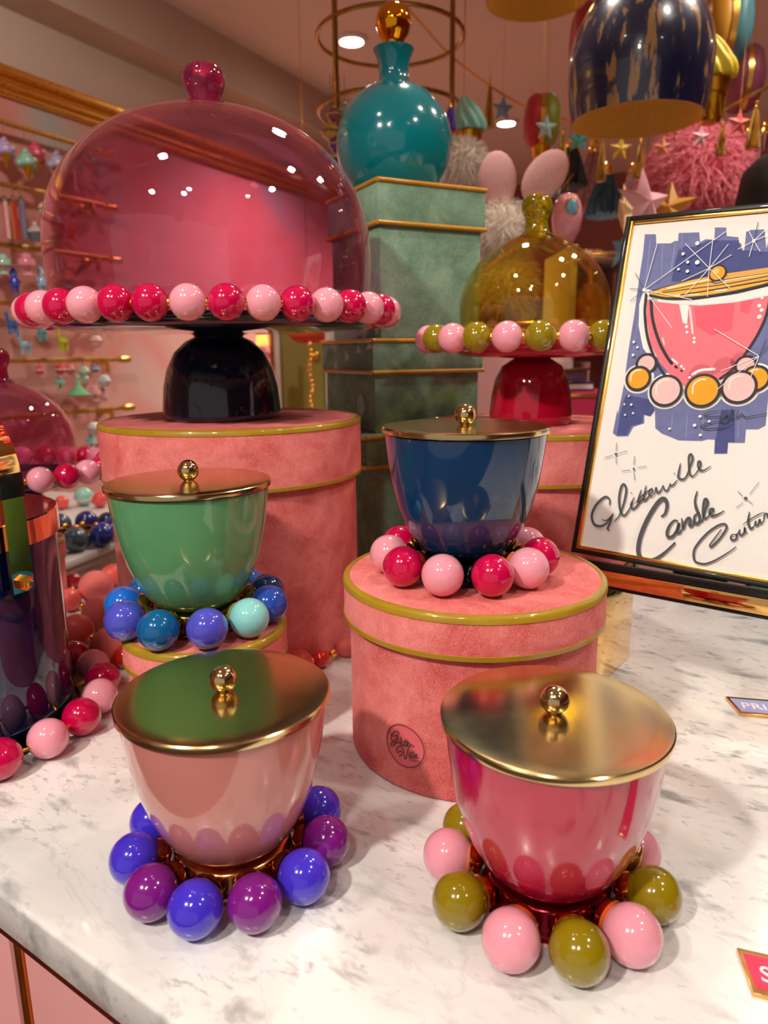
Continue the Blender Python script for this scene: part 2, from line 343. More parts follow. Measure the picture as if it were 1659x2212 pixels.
# ------------------------------------------------------------------ cake stands and glass domes
GW = tube([(math.cos(2*PI*i/96), math.sin(2*PI*i/96), 0) for i in range(96)], .012, 6, True)
def cake_stand(c, z, ped, plate_r, zp, ring_r, zr, rb, nb, cols, body, label, start=0, double=True):
    e = empty('cake_stand', (c[0], c[1], z), 0, label, 'cake stand')
    mk('pedestal', lathe([(0, 0)] + ped + [(0, zp-.002)], 72, 50), body, e)
    p = plate_r
    mk('plate', lathe([(0, zp-.004), (p*.55, zp-.003), (p*.93, zp), (p*.985, zp+.004), (p, zp+.010), (p*.995, zp+.014), (p*.975, zp+.0125), (p*.95, zp+.0085), (0, zp+.0075)], 96, 50), body, e)
    mk('bead_wire', torus(ring_r, .0022, 96, 8), GOLD, e, (0, 0, zr))
    n = 12
    for i in range(n):
        t = 2*PI*i/n; mk('bead_bracket', tube([(plate_r*.97*math.cos(t), plate_r*.97*math.sin(t), zp+.010), (ring_r*math.cos(t), ring_r*math.sin(t), zr)], .0016, 6), GOLD, e)
    for i in range(nb):
        t = R(start)+2*PI*i/nb
        b = mk('bead', BEAD, gloss(cols[i % 2], .25, 1, .02, .05), e, (ring_r*math.cos(t), ring_r*math.sin(t), zr), (0, 0, 0), rb)
        t2 = t+PI/nb; mk('spacer', BEAD, GOLD, b, ((math.cos(t2)-math.cos(t))*ring_r/rb, (math.sin(t2)-math.sin(t))*ring_r/rb, 0), (0, 0, 0), .0042/rb)
    return e
def dome(c, z, prof, thick, mat, knob, kmat, label):
    e = empty('glass_dome', (c[0], c[1], z), 0, label, 'glass dome')
    pr = catmull([(r, 0, h) for r, h in prof], 6); outer = [(max(0, p.x), p.z) for p in pr]
    inner = []
    for i, (r, h) in enumerate(outer):
        a = outer[max(0, i-1)]; b = outer[min(len(outer)-1, i+1)]; tx, tz = b[0]-a[0], b[1]-a[1]; L = math.hypot(tx, tz) or 1
        inner.append((max(0, r-thick*tz/L), h+thick*tx/L))
    outer[-1] = (0, outer[-1][1]); inner[-1] = (0, outer[-1][1]-thick)
    mk('glass_bell', lathe(outer+inner[::-1]+[outer[0]], 96, 60), mat, e)
    kp = catmull([(r, 0, h) for r, h in knob], 5)
    mk('glass_knob', lathe([(0, knob[0][1])]+[(max(0, p.x), p.z) for p in kp[:-1]]+[(0, kp[-1].z)], 48, 70), kmat, e)
    return e
NAVYG = gloss((8, 20, 44), .2, 1, .02, .02); MAGG = gloss((168, 8, 44), .2, 1, .02, .03)
BIGP = [(.071, 0), (.074, .002), (.0742, .012), (.0715, .040), (.066, .062), (.056, .082), (.042, .095), (.030, .101), (.033, .104), (.048, .1065)]
SC = (-.2055, .926)
cake_stand(SC, .2905, BIGP, .192, .1085, .2125, .1285, .0178, 37, [RASP, PNK], NAVYG, 'large navy cake stand edged with raspberry and pink beads', -94.5)
PINKG = thin_glass('pink_glass', (.93, .685, .81)); OLIVEG = thin_glass('olive_glass', (.955, .90, .46))
dome(SC, .2905+.117, [(.1855, 0), (.1900, .028), (.1925, .060), (.1925, .088), (.188, .120), (.176, .152), (.156, .181), (.128, .206), (.094, .225), (.060, .236), (.028, .2405), (0, .241)], .003, PINKG,
     [(.024, .2405), (.0185, .246), (.0185, .256), (.023, .268), (.0245, .277), (.021, .287), (.012, .2925), (0, .294)], solid_glass((190, 60, 110)), 'large pink blown glass dome with round knob')
SMP = [(.053, 0), (.055, .002), (.0552, .012), (.053, .036), (.048, .060), (.040, .076), (.028, .084), (.024, .086), (.034, .0885)]
OC = (.2005, .980)
cake_stand(OC, .2745, SMP, .102, .0900, .1395, .112, .0182, 23, [PNK, OLV], MAGG, 'magenta cake stand edged with olive and pale pink beads', 89.9)
SMD = [(.0905, 0), (.0955, .022), (.0975, .045), (.0965, .065), (.089, .088), (.076, .108), (.058, .124), (.038, .136), (.024, .1425), (.013, .147), (0, .149)]
SMK = [(.022, .1425), (.0155, .150), (.0145, .162), (.0185, .172), (.0195, .180), (.0165, .188), (.009, .1925), (0, .194)]
dome(OC, .2745+.0985, SMD, .0025, OLIVEG, SMK, solid_glass((190, 170, 20)), 'olive yellow blown glass dome with round knob')
LC = (-.568, 1.075)
hat_box(LC, .066, .091, .03, 'small round pink velvet box behind the navy bucket at the left edge')
cake_stand(LC, .0918, SMP, .102, .0900, .1395, .112, .0182, 23, [RASP, PNK], NAVYG, 'small navy cake stand with pink and raspberry beads at the left edge', -94)
dome(LC, .0918+.0985, SMD, .0025, PINKG, SMK, solid_glass((170, 40, 90)), 'small pink blown glass dome at the left edge')

# ------------------------------------------------------------------ green velvet box tower and bottle
def green_box(c, s, H, z, lh, rz, label, stick=None):
    e = empty('velvet_square_box', (c[0], c[1], z), rz, label, 'box', 'tower of square green velvet boxes')
    mk('body', box(s*.95, s*.95, H-lh*.4, .002), GREENV, e)
    lid = mk('lid', box(s, s, lh, .002), GREENV, e, (0, 0, H-lh))
    for zz in (lh-.0055, 0):
        bm = bmesh.new(); q = s/2+.0006
        for i in range(4):
            a = [(-q, -q), (q, -q), (q, q), (-q, q)][i]; b = [(q, -q), (q, q), (-q, q), (-q, -q)][i]
            add_tube(bm, [(a[0], a[1], .0025), (b[0], b[1], .0025)], .0032, 8)
        mk('gold_trim', finish(bm, 60), gloss((196, 140, 24), .35, .5), lid, (0, 0, zz))
    if stick:
        st = mk('round_sticker', lathe([(0, 0), (.019, 0), (.019, .0008), (0, .0008)], 32), gloss((110, 176, 160), .4, .4), e, stick, (PI/2, 0, -PI/2))
        mk('sticker_ring', torus(.0165, .0005, 32, 6), matte((120, 96, 60)), st, (0, 0, .001))
    return e
GA = R(27); gx = Vector((math.cos(GA), math.sin(GA), 0)); gy = Vector((-math.sin(GA), math.cos(GA), 0))
def corner_box(corner, s, H, z, lh, label, stick=None):
    c = Vector(corner)+gx*(s/2)+gy*(s/2); return green_box((c.x, c.y), s, H, z, lh, GA, label, stick)
g1 = corner_box((-.024, 1.050, 0), .235, .2500, 0, .050, 'lowest square green velvet box of the tower, behind the pink boxes')
corner_box((-.014, 1.078, 0), .196, .1400, .2508, .052, 'middle square green velvet box of the tower', (-.0935, -.045, .040))
corner_box((-.004, 1.080, 0), .184, .2200, .3912, .062, 'top square green velvet box of the tower, under the turquoise bottle', (-.0878, -.030, .070))
BC = (.022, 1.215); BZ = .6113
TEAL = gloss((0, 120, 130), .2, 1, .02, .03)
bt = empty('glass_bottle', (BC[0], BC[1], BZ), 0, 'round turquoise glass bottle on top of the green box tower', 'bottle')
SBR = .0905
mk('bottle_body', lathe([(0, 0), (.052, 0), (.057, .003)] + [(SBR*math.cos(R(a)), .0735+SBR*math.sin(R(a))) for a in range(-48, 72, 6)] + [(.0255, .1635), (.0232, .168), (.0225, .176), (.0235, .188), (.0265, .199), (.0312, .2085), (.0300, .2095), (.024, .205), (0, .2045)], 72, 60), TEAL, bt)
mk('stopper', lathe([(0, .2045), (.0128, .2045), (.0132, .213), (.0165, .221), (.0228, .2295), (.0265, .241), (.0262, .252), (.0215, .2635), (.0125, .2705), (0, .2725)], 48, 70), metal((255, 168, 30), .06, .2, 20, .15), bt)

# ------------------------------------------------------------------ navy bucket at the left edge
KC = (-.439, .678)
bk = empty('ice_bucket', (KC[0], KC[1], 0), 0, 'navy glass bucket with gold lid and handle at the left edge', 'bucket')
mk('bucket_body', lathe([(0, .012), (.100, .012), (.1065, .016), (.1085, .024), (.1085, .196), (.106, .196), (.106, .028), (0, .024)], 96, 50), gloss((3, 24, 76), .06, 1, .02, .25), bk)
mk('base_ring', lathe([(0, 0), (.114, 0), (.115, .003), (.112, .010), (.100, .013), (0, .013)], 96, 40), metal((40, 60, 84), .12), bk)
bl = mk('lid', lathe([(0, .2215), (.1105, .2215), (.1118, .2205), (.1120, .1975), (.1095, .1965), (.109, .219), (0, .219)], 96, 35), ROSE, bk)
mk('bead_wire', torus(.1377, .002, 96, 8), GOLD, bk, (0, 0, .0185))
for i, a in enumerate([-47+18.2*k for k in range(20)]):
    t = R(a); mk('bead', BEAD, gloss((RASP, PNK)[i % 2], .25, 1, .02, .05), bk, (.1377*math.cos(t), .1377*math.sin(t), .0187), (0, 0, 0), .0187)
    if i % 2 == 0: mk('bead_bracket', tube([(.108*math.cos(t+.15), .108*math.sin(t+.15), .008), (.1377*math.cos(t+.15), .1377*math.sin(t+.15), .0185)], .0022, 6), GOLD, bk)
HA = R(-25); hd = Vector((math.cos(HA), math.sin(HA), 0)); hp = Vector((-math.sin(HA), math.cos(HA), 0))
def strip(pts, wd, th, bev=.0012):
    """flat metal strap: swept rectangle in the plane hd-z, wide along hp"""
    bm = bmesh.new(); rows = []
    pts = [Vector(p) for p in pts]
    for i, p in enumerate(pts):
        a = pts[max(0, i-1)]; b = pts[min(len(pts)-1, i+1)]; t = (b-a).normalized(); n = t.cross(hp).normalized()
        rows.append([bm.verts.new(p+hp*sx*wd/2+n*sn*th/2) for sx, sn in ((-1, -1), (1, -1), (1, 1), (-1, 1))])
    for a, b in zip(rows, rows[1:]):
        for k in range(4): bm.faces.new((a[k], a[(k+1) % 4], b[(k+1) % 4], b[k]))
    bm.faces.new(rows[0]); bm.faces.new(rows[-1]); return finish(bm, 35)
hr = .1165
hpath = [hd*hr+Vector((0, 0, .158)), hd*hr+Vector((0, 0, .262))] + [hd*(hr*math.cos(R(a))**.6 if a < 90 else 0)+Vector((0, 0, .262+.075*math.sin(R(a)))) for a in range(10, 91, 10)]
hfull = hpath + [Vector((-p.x, -p.y, p.z)) for p in hpath[::-1][1:]]
mk('handle', strip(hfull, .022, .004), POLGOLD, bk)
for s in (1, -1):
    mk('handle_nut', lathe([(0, 0), (.0075, 0), (.0075, .004), (.0045, .005), (.0045, .0085), (.0025, .0105), (0, .011)], 6, 20), GOLD, bk, hd*s*(hr+.002)+Vector((0, 0, .167)), (0, PI/2, HA if s > 0 else HA+PI))
    mk('handle_grip_band', box(.024, .007, .022, .001), BLACK, bk, hd*s*hr+Vector((0, 0, .246)), (0, 0, HA+PI/2))

# ------------------------------------------------------------------ framed sign on its easel
sb = Vector((0.2025, 0.7435, 0.1580)); sx = Vector((0.79211, -0.61001, -0.02115)); sy = Vector((0.16585, 0.18176, 0.96926)); sn = sx.cross(sy)
SW, SH = 0.2350, 0.3598
fr = empty('framed_sign', (0, 0, 0), 0, 'framed candle drawing with handwritten lettering in black and gold frame', 'sign')
fr.matrix_world = Matrix(((sx.x, sy.x, sn.x, sb.x), (sx.y, sy.y, sn.y, sb.y), (sx.z, sy.z, sn.z, sb.z), (0, 0, 0, 1)))
def rect(x0, y0, x1, y1, z0, z1, bev=0):
    me = box(x1-x0, y1-y0, z1-z0, bev); me.transform(Matrix.Translation(((x0+x1)/2, (y0+y1)/2, z0))); return me
mk('backing_board', rect(.002, .002, SW-.002, SH-.002, -.016, -.004), BLACK, fr)
for q in ((0, 0, .0045, SH), (SW-.0045, 0, SW, SH), (.0045, SH-.0045, SW-.0045, SH), (.0045, 0, SW-.0045, .0045)):
    mk('black_frame_bar', rect(*q, -.016, .004, .0004), BLACK, fr)
for q in ((.0045, .0045, .0085, SH-.0045), (SW-.0085, .0045, SW-.0045, SH-.0045), (.0085, SH-.0080, SW-.0085, SH-.0045), (.0085, .0045, SW-.0085, .0085)):
    mk('gold_fillet', rect(*q, -.004, .0035, .0008), metal((240, 190, 96), .2), fr)
paper = mk('paper', rect(.0085, .0085, SW-.0085, SH-.0085, -.004, 0), PAPER, fr)
def flat_poly(polys, z):
    bm = bmesh.new()
    for p in polys:
        vs_ = [bm.verts.new((x/1000, y/1000, z)) for x, y in p]
        try: bm.faces.new(vs_)
        except ValueError: pass
    bmesh.ops.triangulate(bm, faces=bm.faces[:])
    for f in bm.faces:
        f.normal_update()
        if f.normal.z < 0: f.normal_flip()
    me = bpy.data.meshes.new('print'); bm.to_mesh(me); bm.free(); return me
def disc(cx, cy, r, n=28): return [(cx+r*math.cos(2*PI*i/n), cy+r*math.sin(2*PI*i/n)) for i in range(n)]
def strokes(lst, z, n=6, taper=True, wrap=None):
    """brush strokes: [(width, [(x, y)...])...] in millimetres; round ends"""
    bm = bmesh.new()
    for wd, pts in lst:
        pp = [(p.x, p.y) for p in catmull([(x, y, 0) for x, y in pts], n)]
        L = len(pp); rows = []
        for i, (x, y) in enumerate(pp):
            a = pp[max(0, i-1)]; b = pp[min(L-1, i+1)]; tx, ty = b[0]-a[0], b[1]-a[1]; l = math.hypot(tx, ty) or 1
            k = wd/2*(1 if not taper else min(1, .45+2.2*min(i, L-1-i)/max(1, L)))
            rows.append((bm.verts.new(((x-ty/l*k)/1000, (y+tx/l*k)/1000, z)), bm.verts.new(((x+ty/l*k)/1000, (y-tx/l*k)/1000, z))))
        for a, b in zip(rows, rows[1:]): bm.faces.new((a[0], a[1], b[1], b[0]))
        for (x, y) in (pp[0], pp[-1]):
            k = wd/2*(.45 if taper else 1)
            bm.faces.new([bm.verts.new(((x+k*math.cos(2*PI*i/10))/1000, (y+k*math.sin(2*PI*i/10))/1000, z)) for i in range(10)])
    for f in bm.faces:
        f.normal_update()
        if f.normal.z < 0: f.normal_flip()
    me = bpy.data.meshes.new('print'); bm.to_mesh(me); bm.free(); return me
ART = [
('printed_backdrop','poly',(112,120,170),[[(21.4,340.7),(32.8,339.8),(34.8,330.1),(49.4,329.0),(53.3,331.2),(56.3,330.9),(55.8,339.1),(75.6,338.0),(78.1,328.0),(82.8,330.6),(91.3,329.3),(89.8,341.6),(100.3,340.6),(102.1,332.1),(113.0,330.0),(114.6,324.5),(116.6,323.7),(118.6,316.5),(120.4,316.4),(119.2,334.8),(123.1,336.2),(134.9,335.7),(139.5,316.7),(140.2,324.8),(147.9,325.4),(155.8,277.6),(164.9,149.4),(159.3,145.5),(148.9,144.7),(149.9,131.8),(140.3,131.0),(135.5,130.6),(136.4,120.0),(124.7,118.8),(123.1,132.5),(116.9,132.5),(111.6,130.3),(89.8,129.0),(81.0,132.0),(72.8,134.4),(65.2,139.5),(61.8,158.1),(51.7,153.7),(53.4,143.7),(42.8,139.1),(39.4,129.2),(28.0,127.8),(22.6,131.0),(23.3,155.8),(24.7,151.1),(25.8,179.7),(24.5,218.4),(24.4,257.1),(23.1,295.7),(22.7,321.4)]]),
('printed_backdrop_dark','poly',(72,80,140),[[(56.5,289.1),(56.9,309.0),(58.5,321.4),(63.9,324.7),(78.3,323.0),(78.9,326.0),(86.5,329.1),(113.7,326.9),(117.4,317.2),(132.7,315.5),(145.7,312.8),(148.6,294.1),(108.8,295.0),(72.0,289.3)],[(26.9,153.8),(29.6,172.1),(55.5,168.3),(61.7,157.2),(58.4,151.0),(50.7,152.4),(51.5,143.8),(40.7,140.2),(37.4,129.6),(27.1,129.5)],[(123.6,131.3),(124.5,161.9),(136.4,162.7),(141.1,131.6),(135.3,131.7),(135.6,120.8),(125.2,119.8)]]),
('printed_backdrop_streaks','line',(140,148,192),[(0.91,[(41.6,327.7),(45.8,294.6)]),(1.12,[(54.2,329.2),(54.3,299.2)]),(0.75,[(59.4,337.5),(61.5,321.2)]),(0.91,[(28.2,333.8),(30.4,290.3)]),(1.0,[(79.7,154.3),(81.4,137.0)]),(0.96,[(93.8,155.2),(96.1,133.2)]),(0.96,[(109.2,152.5),(111.1,133.3)]),(0.78,[(29.3,250.6),(29.6,218.5)]),(0.72,[(140.0,160.5),(143.3,136.0)])]),
('printed_white_halo','poly',(244,242,238),[[(30.1,282.6),(27.8,267.3),(30.9,244.2),(39.3,221.1),(48.5,211.1),(55.7,212.5),(45.5,274.4),(35.4,282.4)],[(36.3,277.3),(81.1,269.5),(119.8,274.3),(149.6,281.3),(151.9,266.2),(89.9,258.3),(47.6,261.7)]]),
('printed_white_halo','disc',(244,242,238),[(149.8,193.0,14.95),(40.2,189.2,15.5),(136.8,184.3,18.48),(69.9,177.7,18.48),(104.8,179.3,18.96)]),
('printed_bowl','poly',(242,120,134),[[(34.9,272.0),(42.6,269.4),(67.5,266.0),(88.9,264.2),(121.1,266.5),(148.5,271.9),(151.2,270.9),(150.1,258.1),(145.0,233.8),(138.0,217.3),(130.9,204.2),(118.8,190.7),(86.9,182.8),(73.6,191.6),(59.1,206.2),(46.2,225.0),(38.0,250.5)]]),
('printed_bowl_shade','poly',(232,96,116),[[(83.3,262.7),(120.1,265.7),(121.5,239.8),(104.1,233.8),(88.2,243.6)],[(125.3,267.0),(135.9,268.4),(133.7,255.0),(125.8,257.5)]]),
('printed_bowl_shade','disc',(214,100,116),[(100.2,193.7,12.0),(120.8,202.2,10.8),(134.5,209.0,9.2)]),
('printed_bowl','poly',(242,120,134),[[(110.2,195.3),(131.0,203.6),(118.8,190.7),(109.3,186.8)]]),
('printed_highlight','poly',(246,244,240),[[(68.1,265.9),(74.8,246.9),(79.1,245.6),(78.3,256.1),(77.8,264.7)]]),
('printed_highlight','line',(246,222,224),[(2.0,[(79.0,262.2),(86.0,236.3)]),(1.5,[(57.5,231.4),(60.3,225.1)])]),
('printed_highlight','line',(250,246,244),[(2.64,[(92.5,195.3),(99.3,199.5),(111.5,201.1)]),(2.0,[(70.6,210.2),(76.1,206.0)])]),
('printed_highlight','disc',(250,246,244),[(88.2,231.4,1.38),(88.8,227.5,1.5),(79.1,243.0,1.62),(80.4,237.5,1.44),(142.1,262.4,1.72),(144.8,258.3,1.8),(143.7,251.9,2.04),(143.3,269.7,1.27),(80.7,203.0,1.38),(83.5,200.6,1.12),(90.1,192.2,1.25)]),
('printed_outline','line',(44,48,54),[(2.75,[(33.5,277.6),(35.4,256.9),(42.6,231.3),(53.6,209.9),(64.6,195.1),(70.2,190.9)]),(3.0,[(39.4,270.8),(44.5,250.4),(54.2,228.8),(64.0,213.8),(70.7,205.9)]),(2.3,[(150.4,269.7),(149.1,251.2),(144.5,233.8),(137.5,217.3),(130.9,204.2),(118.6,191.9)]),(2.16,[(74.8,202.8),(76.5,201.6)]),(1.68,[(80.8,199.0),(82.1,198.3)])]),
('printed_lid','poly',(240,182,66),[[(36.2,277.9),(49.0,282.9),(72.0,289.3),(93.4,293.2),(108.9,294.8),(143.8,298.4),(150.5,296.9),(150.8,288.2),(146.1,283.8),(119.3,277.6),(97.6,274.1),(68.8,272.6),(43.0,274.2)]]),
('printed_lid_band','line',(244,170,88),[(2.53,[(108.1,292.5),(127.5,294.5),(147.2,296.5)]),(1.92,[(73.4,280.9),(107.2,284.3),(148.3,289.5)])]),
('printed_highlight','line',(250,240,220),[(1.5,[(54.0,282.3),(92.9,289.6)]),(1.04,[(97.9,286.2),(147.7,293.2)]),(1.44,[(100.4,277.9),(110.3,278.7)]),(1.2,[(62.5,274.8),(86.0,275.2)])]),
('printed_outline','line',(44,48,54),[(2.4,[(37.8,275.7),(56.9,271.8),(80.7,271.7),(108.7,274.9),(129.9,278.9),(146.2,282.9),(152.0,287.0)]),(0.84,[(45.0,277.2),(73.4,280.6),(107.3,284.1),(148.1,290.7)]),(0.62,[(49.6,279.3),(94.4,287.1),(147.7,293.5)]),(1.2,[(68.4,275.1),(107.8,280.5),(148.7,286.9)]),(0.75,[(35.9,279.6),(72.0,289.3),(92.3,293.0)]),(0.96,[(94.9,287.3),(100.3,285.6),(106.7,287.4)])]),
('printed_knob_outline','disc',(44,48,54),[(100.1,295.3,8.5)]),
('printed_knob','disc',(236,166,40),[(99.8,295.5,6.72)]),
('printed_knob_shine','disc',(248,206,120),[(98.2,297.3,2.88)]),
('printed_bead_outline','disc',(44,48,54),[(45.8,204.7,11.18)]),
('printed_bead','disc',(246,196,194),[(45.8,204.7,8.32)]),
('printed_bead_outline','disc',(44,48,54),[(139.4,205.0,10.12)]),
('printed_bead','disc',(246,196,194),[(139.4,205.0,7.59)]),
('printed_bead_outline','disc',(44,48,54),[(149.8,193.0,12.88)]),
('printed_bead','disc',(244,166,28),[(149.8,193.0,10.35)]),
('printed_bead_shine','line',(252,238,220),[(1.38,[(143.4,190.3),(143.1,197.0),(146.9,200.9),(150.7,201.3)])]),
('printed_bead_outline','disc',(44,48,54),[(40.2,189.2,13.25)]),
('printed_bead','disc',(244,166,28),[(40.2,189.2,10.5)]),
('printed_bead_shine','line',(252,238,220),[(1.56,[(32.9,186.4),(32.6,193.4),(37.0,197.4),(41.2,197.8)])]),
('printed_bead_outline','disc',(44,48,54),[(136.8,184.3,16.32)]),
('printed_bead','disc',(246,196,194),[(136.8,184.3,13.68)]),
('printed_bead_shine','line',(252,238,220),[(1.38,[(128.7,180.9),(128.3,189.3),(133.1,194.1),(137.9,194.6)])]),
('printed_bead_outline','disc',(44,48,54),[(69.9,177.7,16.32)]),
('printed_bead','disc',(246,196,194),[(69.9,177.7,13.68)]),
('printed_bead_shine','line',(252,238,220),[(1.5,[(60.8,174.1),(60.5,183.0),(65.9,188.2),(71.2,188.7)])]),
('printed_bead_outline','disc',(44,48,54),[(104.8,179.3,16.8)]),
('printed_bead','disc',(244,166,28),[(104.8,179.3,14.16)]),
('printed_bead_shine','line',(252,238,220),[(1.44,[(96.0,175.7),(95.7,184.6),(100.9,189.7),(106.1,190.3)])]),
('printed_sparkle_lines','line',(246,246,246),[(0.62,[(31.2,281.3),(36.9,329.9)]),(0.6,[(31.2,281.3),(101.3,335.7)]),(0.6,[(31.2,281.3),(65.5,241.3)]),(0.62,[(31.2,281.3),(79.9,269.6)]),(0.62,[(91.7,300.2),(90.6,328.8)]),(0.62,[(91.7,300.2),(64.8,326.5)]),(0.6,[(91.7,300.2),(105.6,322.8)]),(0.6,[(91.7,300.2),(110.0,312.3)]),(0.62,[(91.7,300.2),(94.5,272.2)]),(0.62,[(91.7,300.2),(71.8,272.3)]),(0.62,[(91.7,300.2),(67.4,288.6)]),(0.6,[(91.7,300.2),(114.1,279.3)]),(0.6,[(127.9,324.4),(121.0,335.8)]),(0.6,[(127.9,324.4),(138.0,336.1)]),(0.6,[(127.9,324.4),(139.1,329.0)]),(0.6,[(127.9,324.4),(115.2,317.3)]),(0.6,[(127.9,324.4),(126.2,309.5)]),(0.58,[(127.9,324.4),(135.2,313.5)]),(0.62,[(149.7,214.0),(105.9,239.9)]),(0.6,[(149.7,214.0),(118.6,199.1)]),(0.6,[(149.7,214.0),(145.6,192.9)]),(0.6,[(149.7,214.0),(118.1,181.1)])]),
('printed_sparkle_lines','line',(70,76,96),[(0.65,[(31.2,281.3),(16.2,283.1)]),(0.65,[(31.2,281.3),(19.0,270.1)]),(0.65,[(31.2,281.3),(19.3,299.1)]),(0.58,[(127.9,324.4),(128.9,342.1)]),(0.6,[(149.7,214.0),(155.5,223.4)]),(0.58,[(149.7,214.0),(152.9,230.3)])]),
('printed_dots','disc',(246,246,246),[(76.4,326.0,2.0),(64.3,316.3,1.62),(70.2,307.6,1.5),(79.5,306.7,2.25),(62.4,300.9,1.3),(71.4,298.3,1.62),(29.5,226.8,1.38),(34.2,221.3,1.25),(31.1,213.3,1.38),(37.8,161.6,1.3),(33.8,170.3,1.0),(30.7,161.5,1.0),(127.9,324.4,1.56),(31.2,281.3,1.82),(106.7,153.8,1.44),(103.0,144.8,1.56),(80.0,139.6,1.2),(109.8,135.6,1.44),(115.8,149.6,1.2),(33.2,150.6,1.0),(41.2,152.8,1.12)]),
('handwritten_lettering','stroke',(74,78,82),[(2.52,[(33.0,55.7),(31.7,61.6),(27.3,63.5),(22.3,59.1),(17.5,50.8),(16.0,41.5),(19.6,33.7),(26.8,32.1),(32.9,36.5),(37.9,47.0)]),(1.3,[(27.1,39.4),(32.5,39.2),(38.1,46.3)]),(2.11,[(37.9,47.3),(36.5,37.8),(35.0,31.3),(36.9,29.2)]),(2.27,[(41.0,39.7),(44.7,46.5),(47.2,60.2),(47.3,73.6),(44.2,78.8),(41.7,75.8),(41.5,63.9),(44.5,52.5),(49.4,46.9),(53.8,53.8),(56.2,61.5)]),(2.04,[(56.7,66.7),(54.7,59.1),(57.2,55.0),(61.0,58.5),(63.6,64.7)]),(2.11,[(52.7,71.2),(53.4,71.0)]),(2.11,[(62.5,75.2),(61.6,68.1),(61.3,62.5),(64.4,64.1),(66.5,68.7)]),(2.04,[(66.4,80.1),(66.4,71.6),(66.3,65.5),(69.6,67.0),(71.5,72.3)]),(1.46,[(58.5,60.8),(65.4,70.8),(73.5,78.7)]),(1.72,[(71.0,71.1),(73.7,74.0),(73.2,76.9),(71.1,76.6),(70.9,72.2),(72.9,69.9),(76.1,72.6)]),(1.79,[(76.1,72.6),(76.7,79.5),(78.4,75.0),(81.4,76.5),(83.1,82.7)]),(1.72,[(83.1,82.7),(84.9,78.7),(88.0,78.1),(89.8,85.4)]),(1.72,[(89.8,85.4),(90.2,83.1),(92.7,84.4),(95.7,89.4)]),(2.04,[(91.6,95.8),(92.4,95.4)]),(2.04,[(96.0,106.0),(95.8,97.5),(96.4,91.9),(101.5,91.0),(105.0,96.7)]),(2.04,[(103.2,93.1),(105.5,103.5),(106.5,112.1),(104.5,116.1),(102.8,113.8),(104.2,104.8),(106.2,97.3),(109.6,94.9),(113.3,100.2)]),(1.97,[(112.2,98.9),(114.8,104.6),(114.3,109.4),(112.4,109.6),(112.6,105.7),(114.8,101.8),(118.9,101.9),(124.0,106.2)])]),
('handwritten_lettering','stroke',(74,78,82),[(4.23,[(86.9,51.7),(89.5,54.9),(90.2,62.8),(87.5,68.6),(83.1,68.0),(77.5,57.8),(72.1,41.9),(69.2,26.3),(69.6,13.7),(73.6,6.8),(80.0,5.5),(88.0,8.8),(96.2,17.2),(103.4,27.4)]),(2.96,[(102.8,49.2),(99.2,49.3),(95.5,43.1),(94.6,35.5),(96.7,32.2),(100.6,34.0),(103.6,40.7),(104.2,47.6),(104.0,38.9),(106.3,38.1),(108.3,42.7)]),(2.81,[(106.0,52.1),(108.7,42.8),(109.4,47.8),(111.9,53.6),(114.1,52.2),(114.3,47.1),(116.5,46.7),(118.1,50.3)]),(2.81,[(120.6,60.2),(117.5,56.6),(118.1,50.6),(121.2,49.6),(122.8,53.5),(121.2,58.1),(117.4,64.8),(115.3,71.8),(115.8,80.4)]),(1.87,[(122.6,53.4),(125.0,52.4)]),(2.65,[(125.2,52.6),(125.9,62.4),(127.0,71.0),(125.1,74.3),(123.8,72.4),(124.0,64.5),(125.5,57.5),(128.1,55.9),(131.2,60.8)]),(2.5,[(130.1,60.4),(133.0,63.4),(132.8,65.6),(130.6,64.9),(130.5,61.3),(133.1,59.1),(137.3,60.8),(142.6,65.1)])]),
('handwritten_lettering','stroke',(74,78,82),[(2.08,[(143.0,47.2),(139.6,40.2),(135.7,31.6),(136.1,29.4),(138.3,31.0),(142.8,37.8),(146.8,46.7),(147.2,51.2),(144.5,52.9),(139.4,50.4),(132.7,43.6),(126.5,34.2),(122.6,25.2),(122.6,18.3),(124.8,13.3),(129.3,11.9),(134.9,12.6),(142.5,17.4),(149.8,24.0),(155.6,29.9),(158.2,33.0)]),(1.85,[(156.0,44.6),(153.4,44.0),(152.5,40.9),(154.2,39.0),(156.7,40.1),(157.6,43.2),(156.3,44.9),(157.4,44.7),(159.1,49.8)]),(1.82,[(159.1,49.8),(159.1,46.5),(161.1,44.6),(163.0,47.5),(163.0,52.3),(163.8,48.3),(165.6,48.3)]),(2.15,[(164.5,67.2),(164.7,59.9),(166.2,54.3),(168.5,52.4),(170.5,54.9)]),(1.16,[(160.8,55.0),(166.2,60.5),(172.0,65.8),(177.0,69.1)]),(1.69,[(170.5,54.9),(171.0,59.8),(171.5,56.5),(173.4,56.5),(174.1,61.7),(175.1,58.6),(176.6,59.2),(177.7,61.9)]),(1.69,[(177.5,61.5),(177.3,66.9),(178.5,67.8),(179.7,67.4),(180.7,64.2),(182.1,65.3)]),(1.69,[(182.1,65.3),(183.5,67.5),(183.1,69.2),(181.9,68.7),(181.6,66.5),(183.1,65.3),(185.6,67.4)])]),
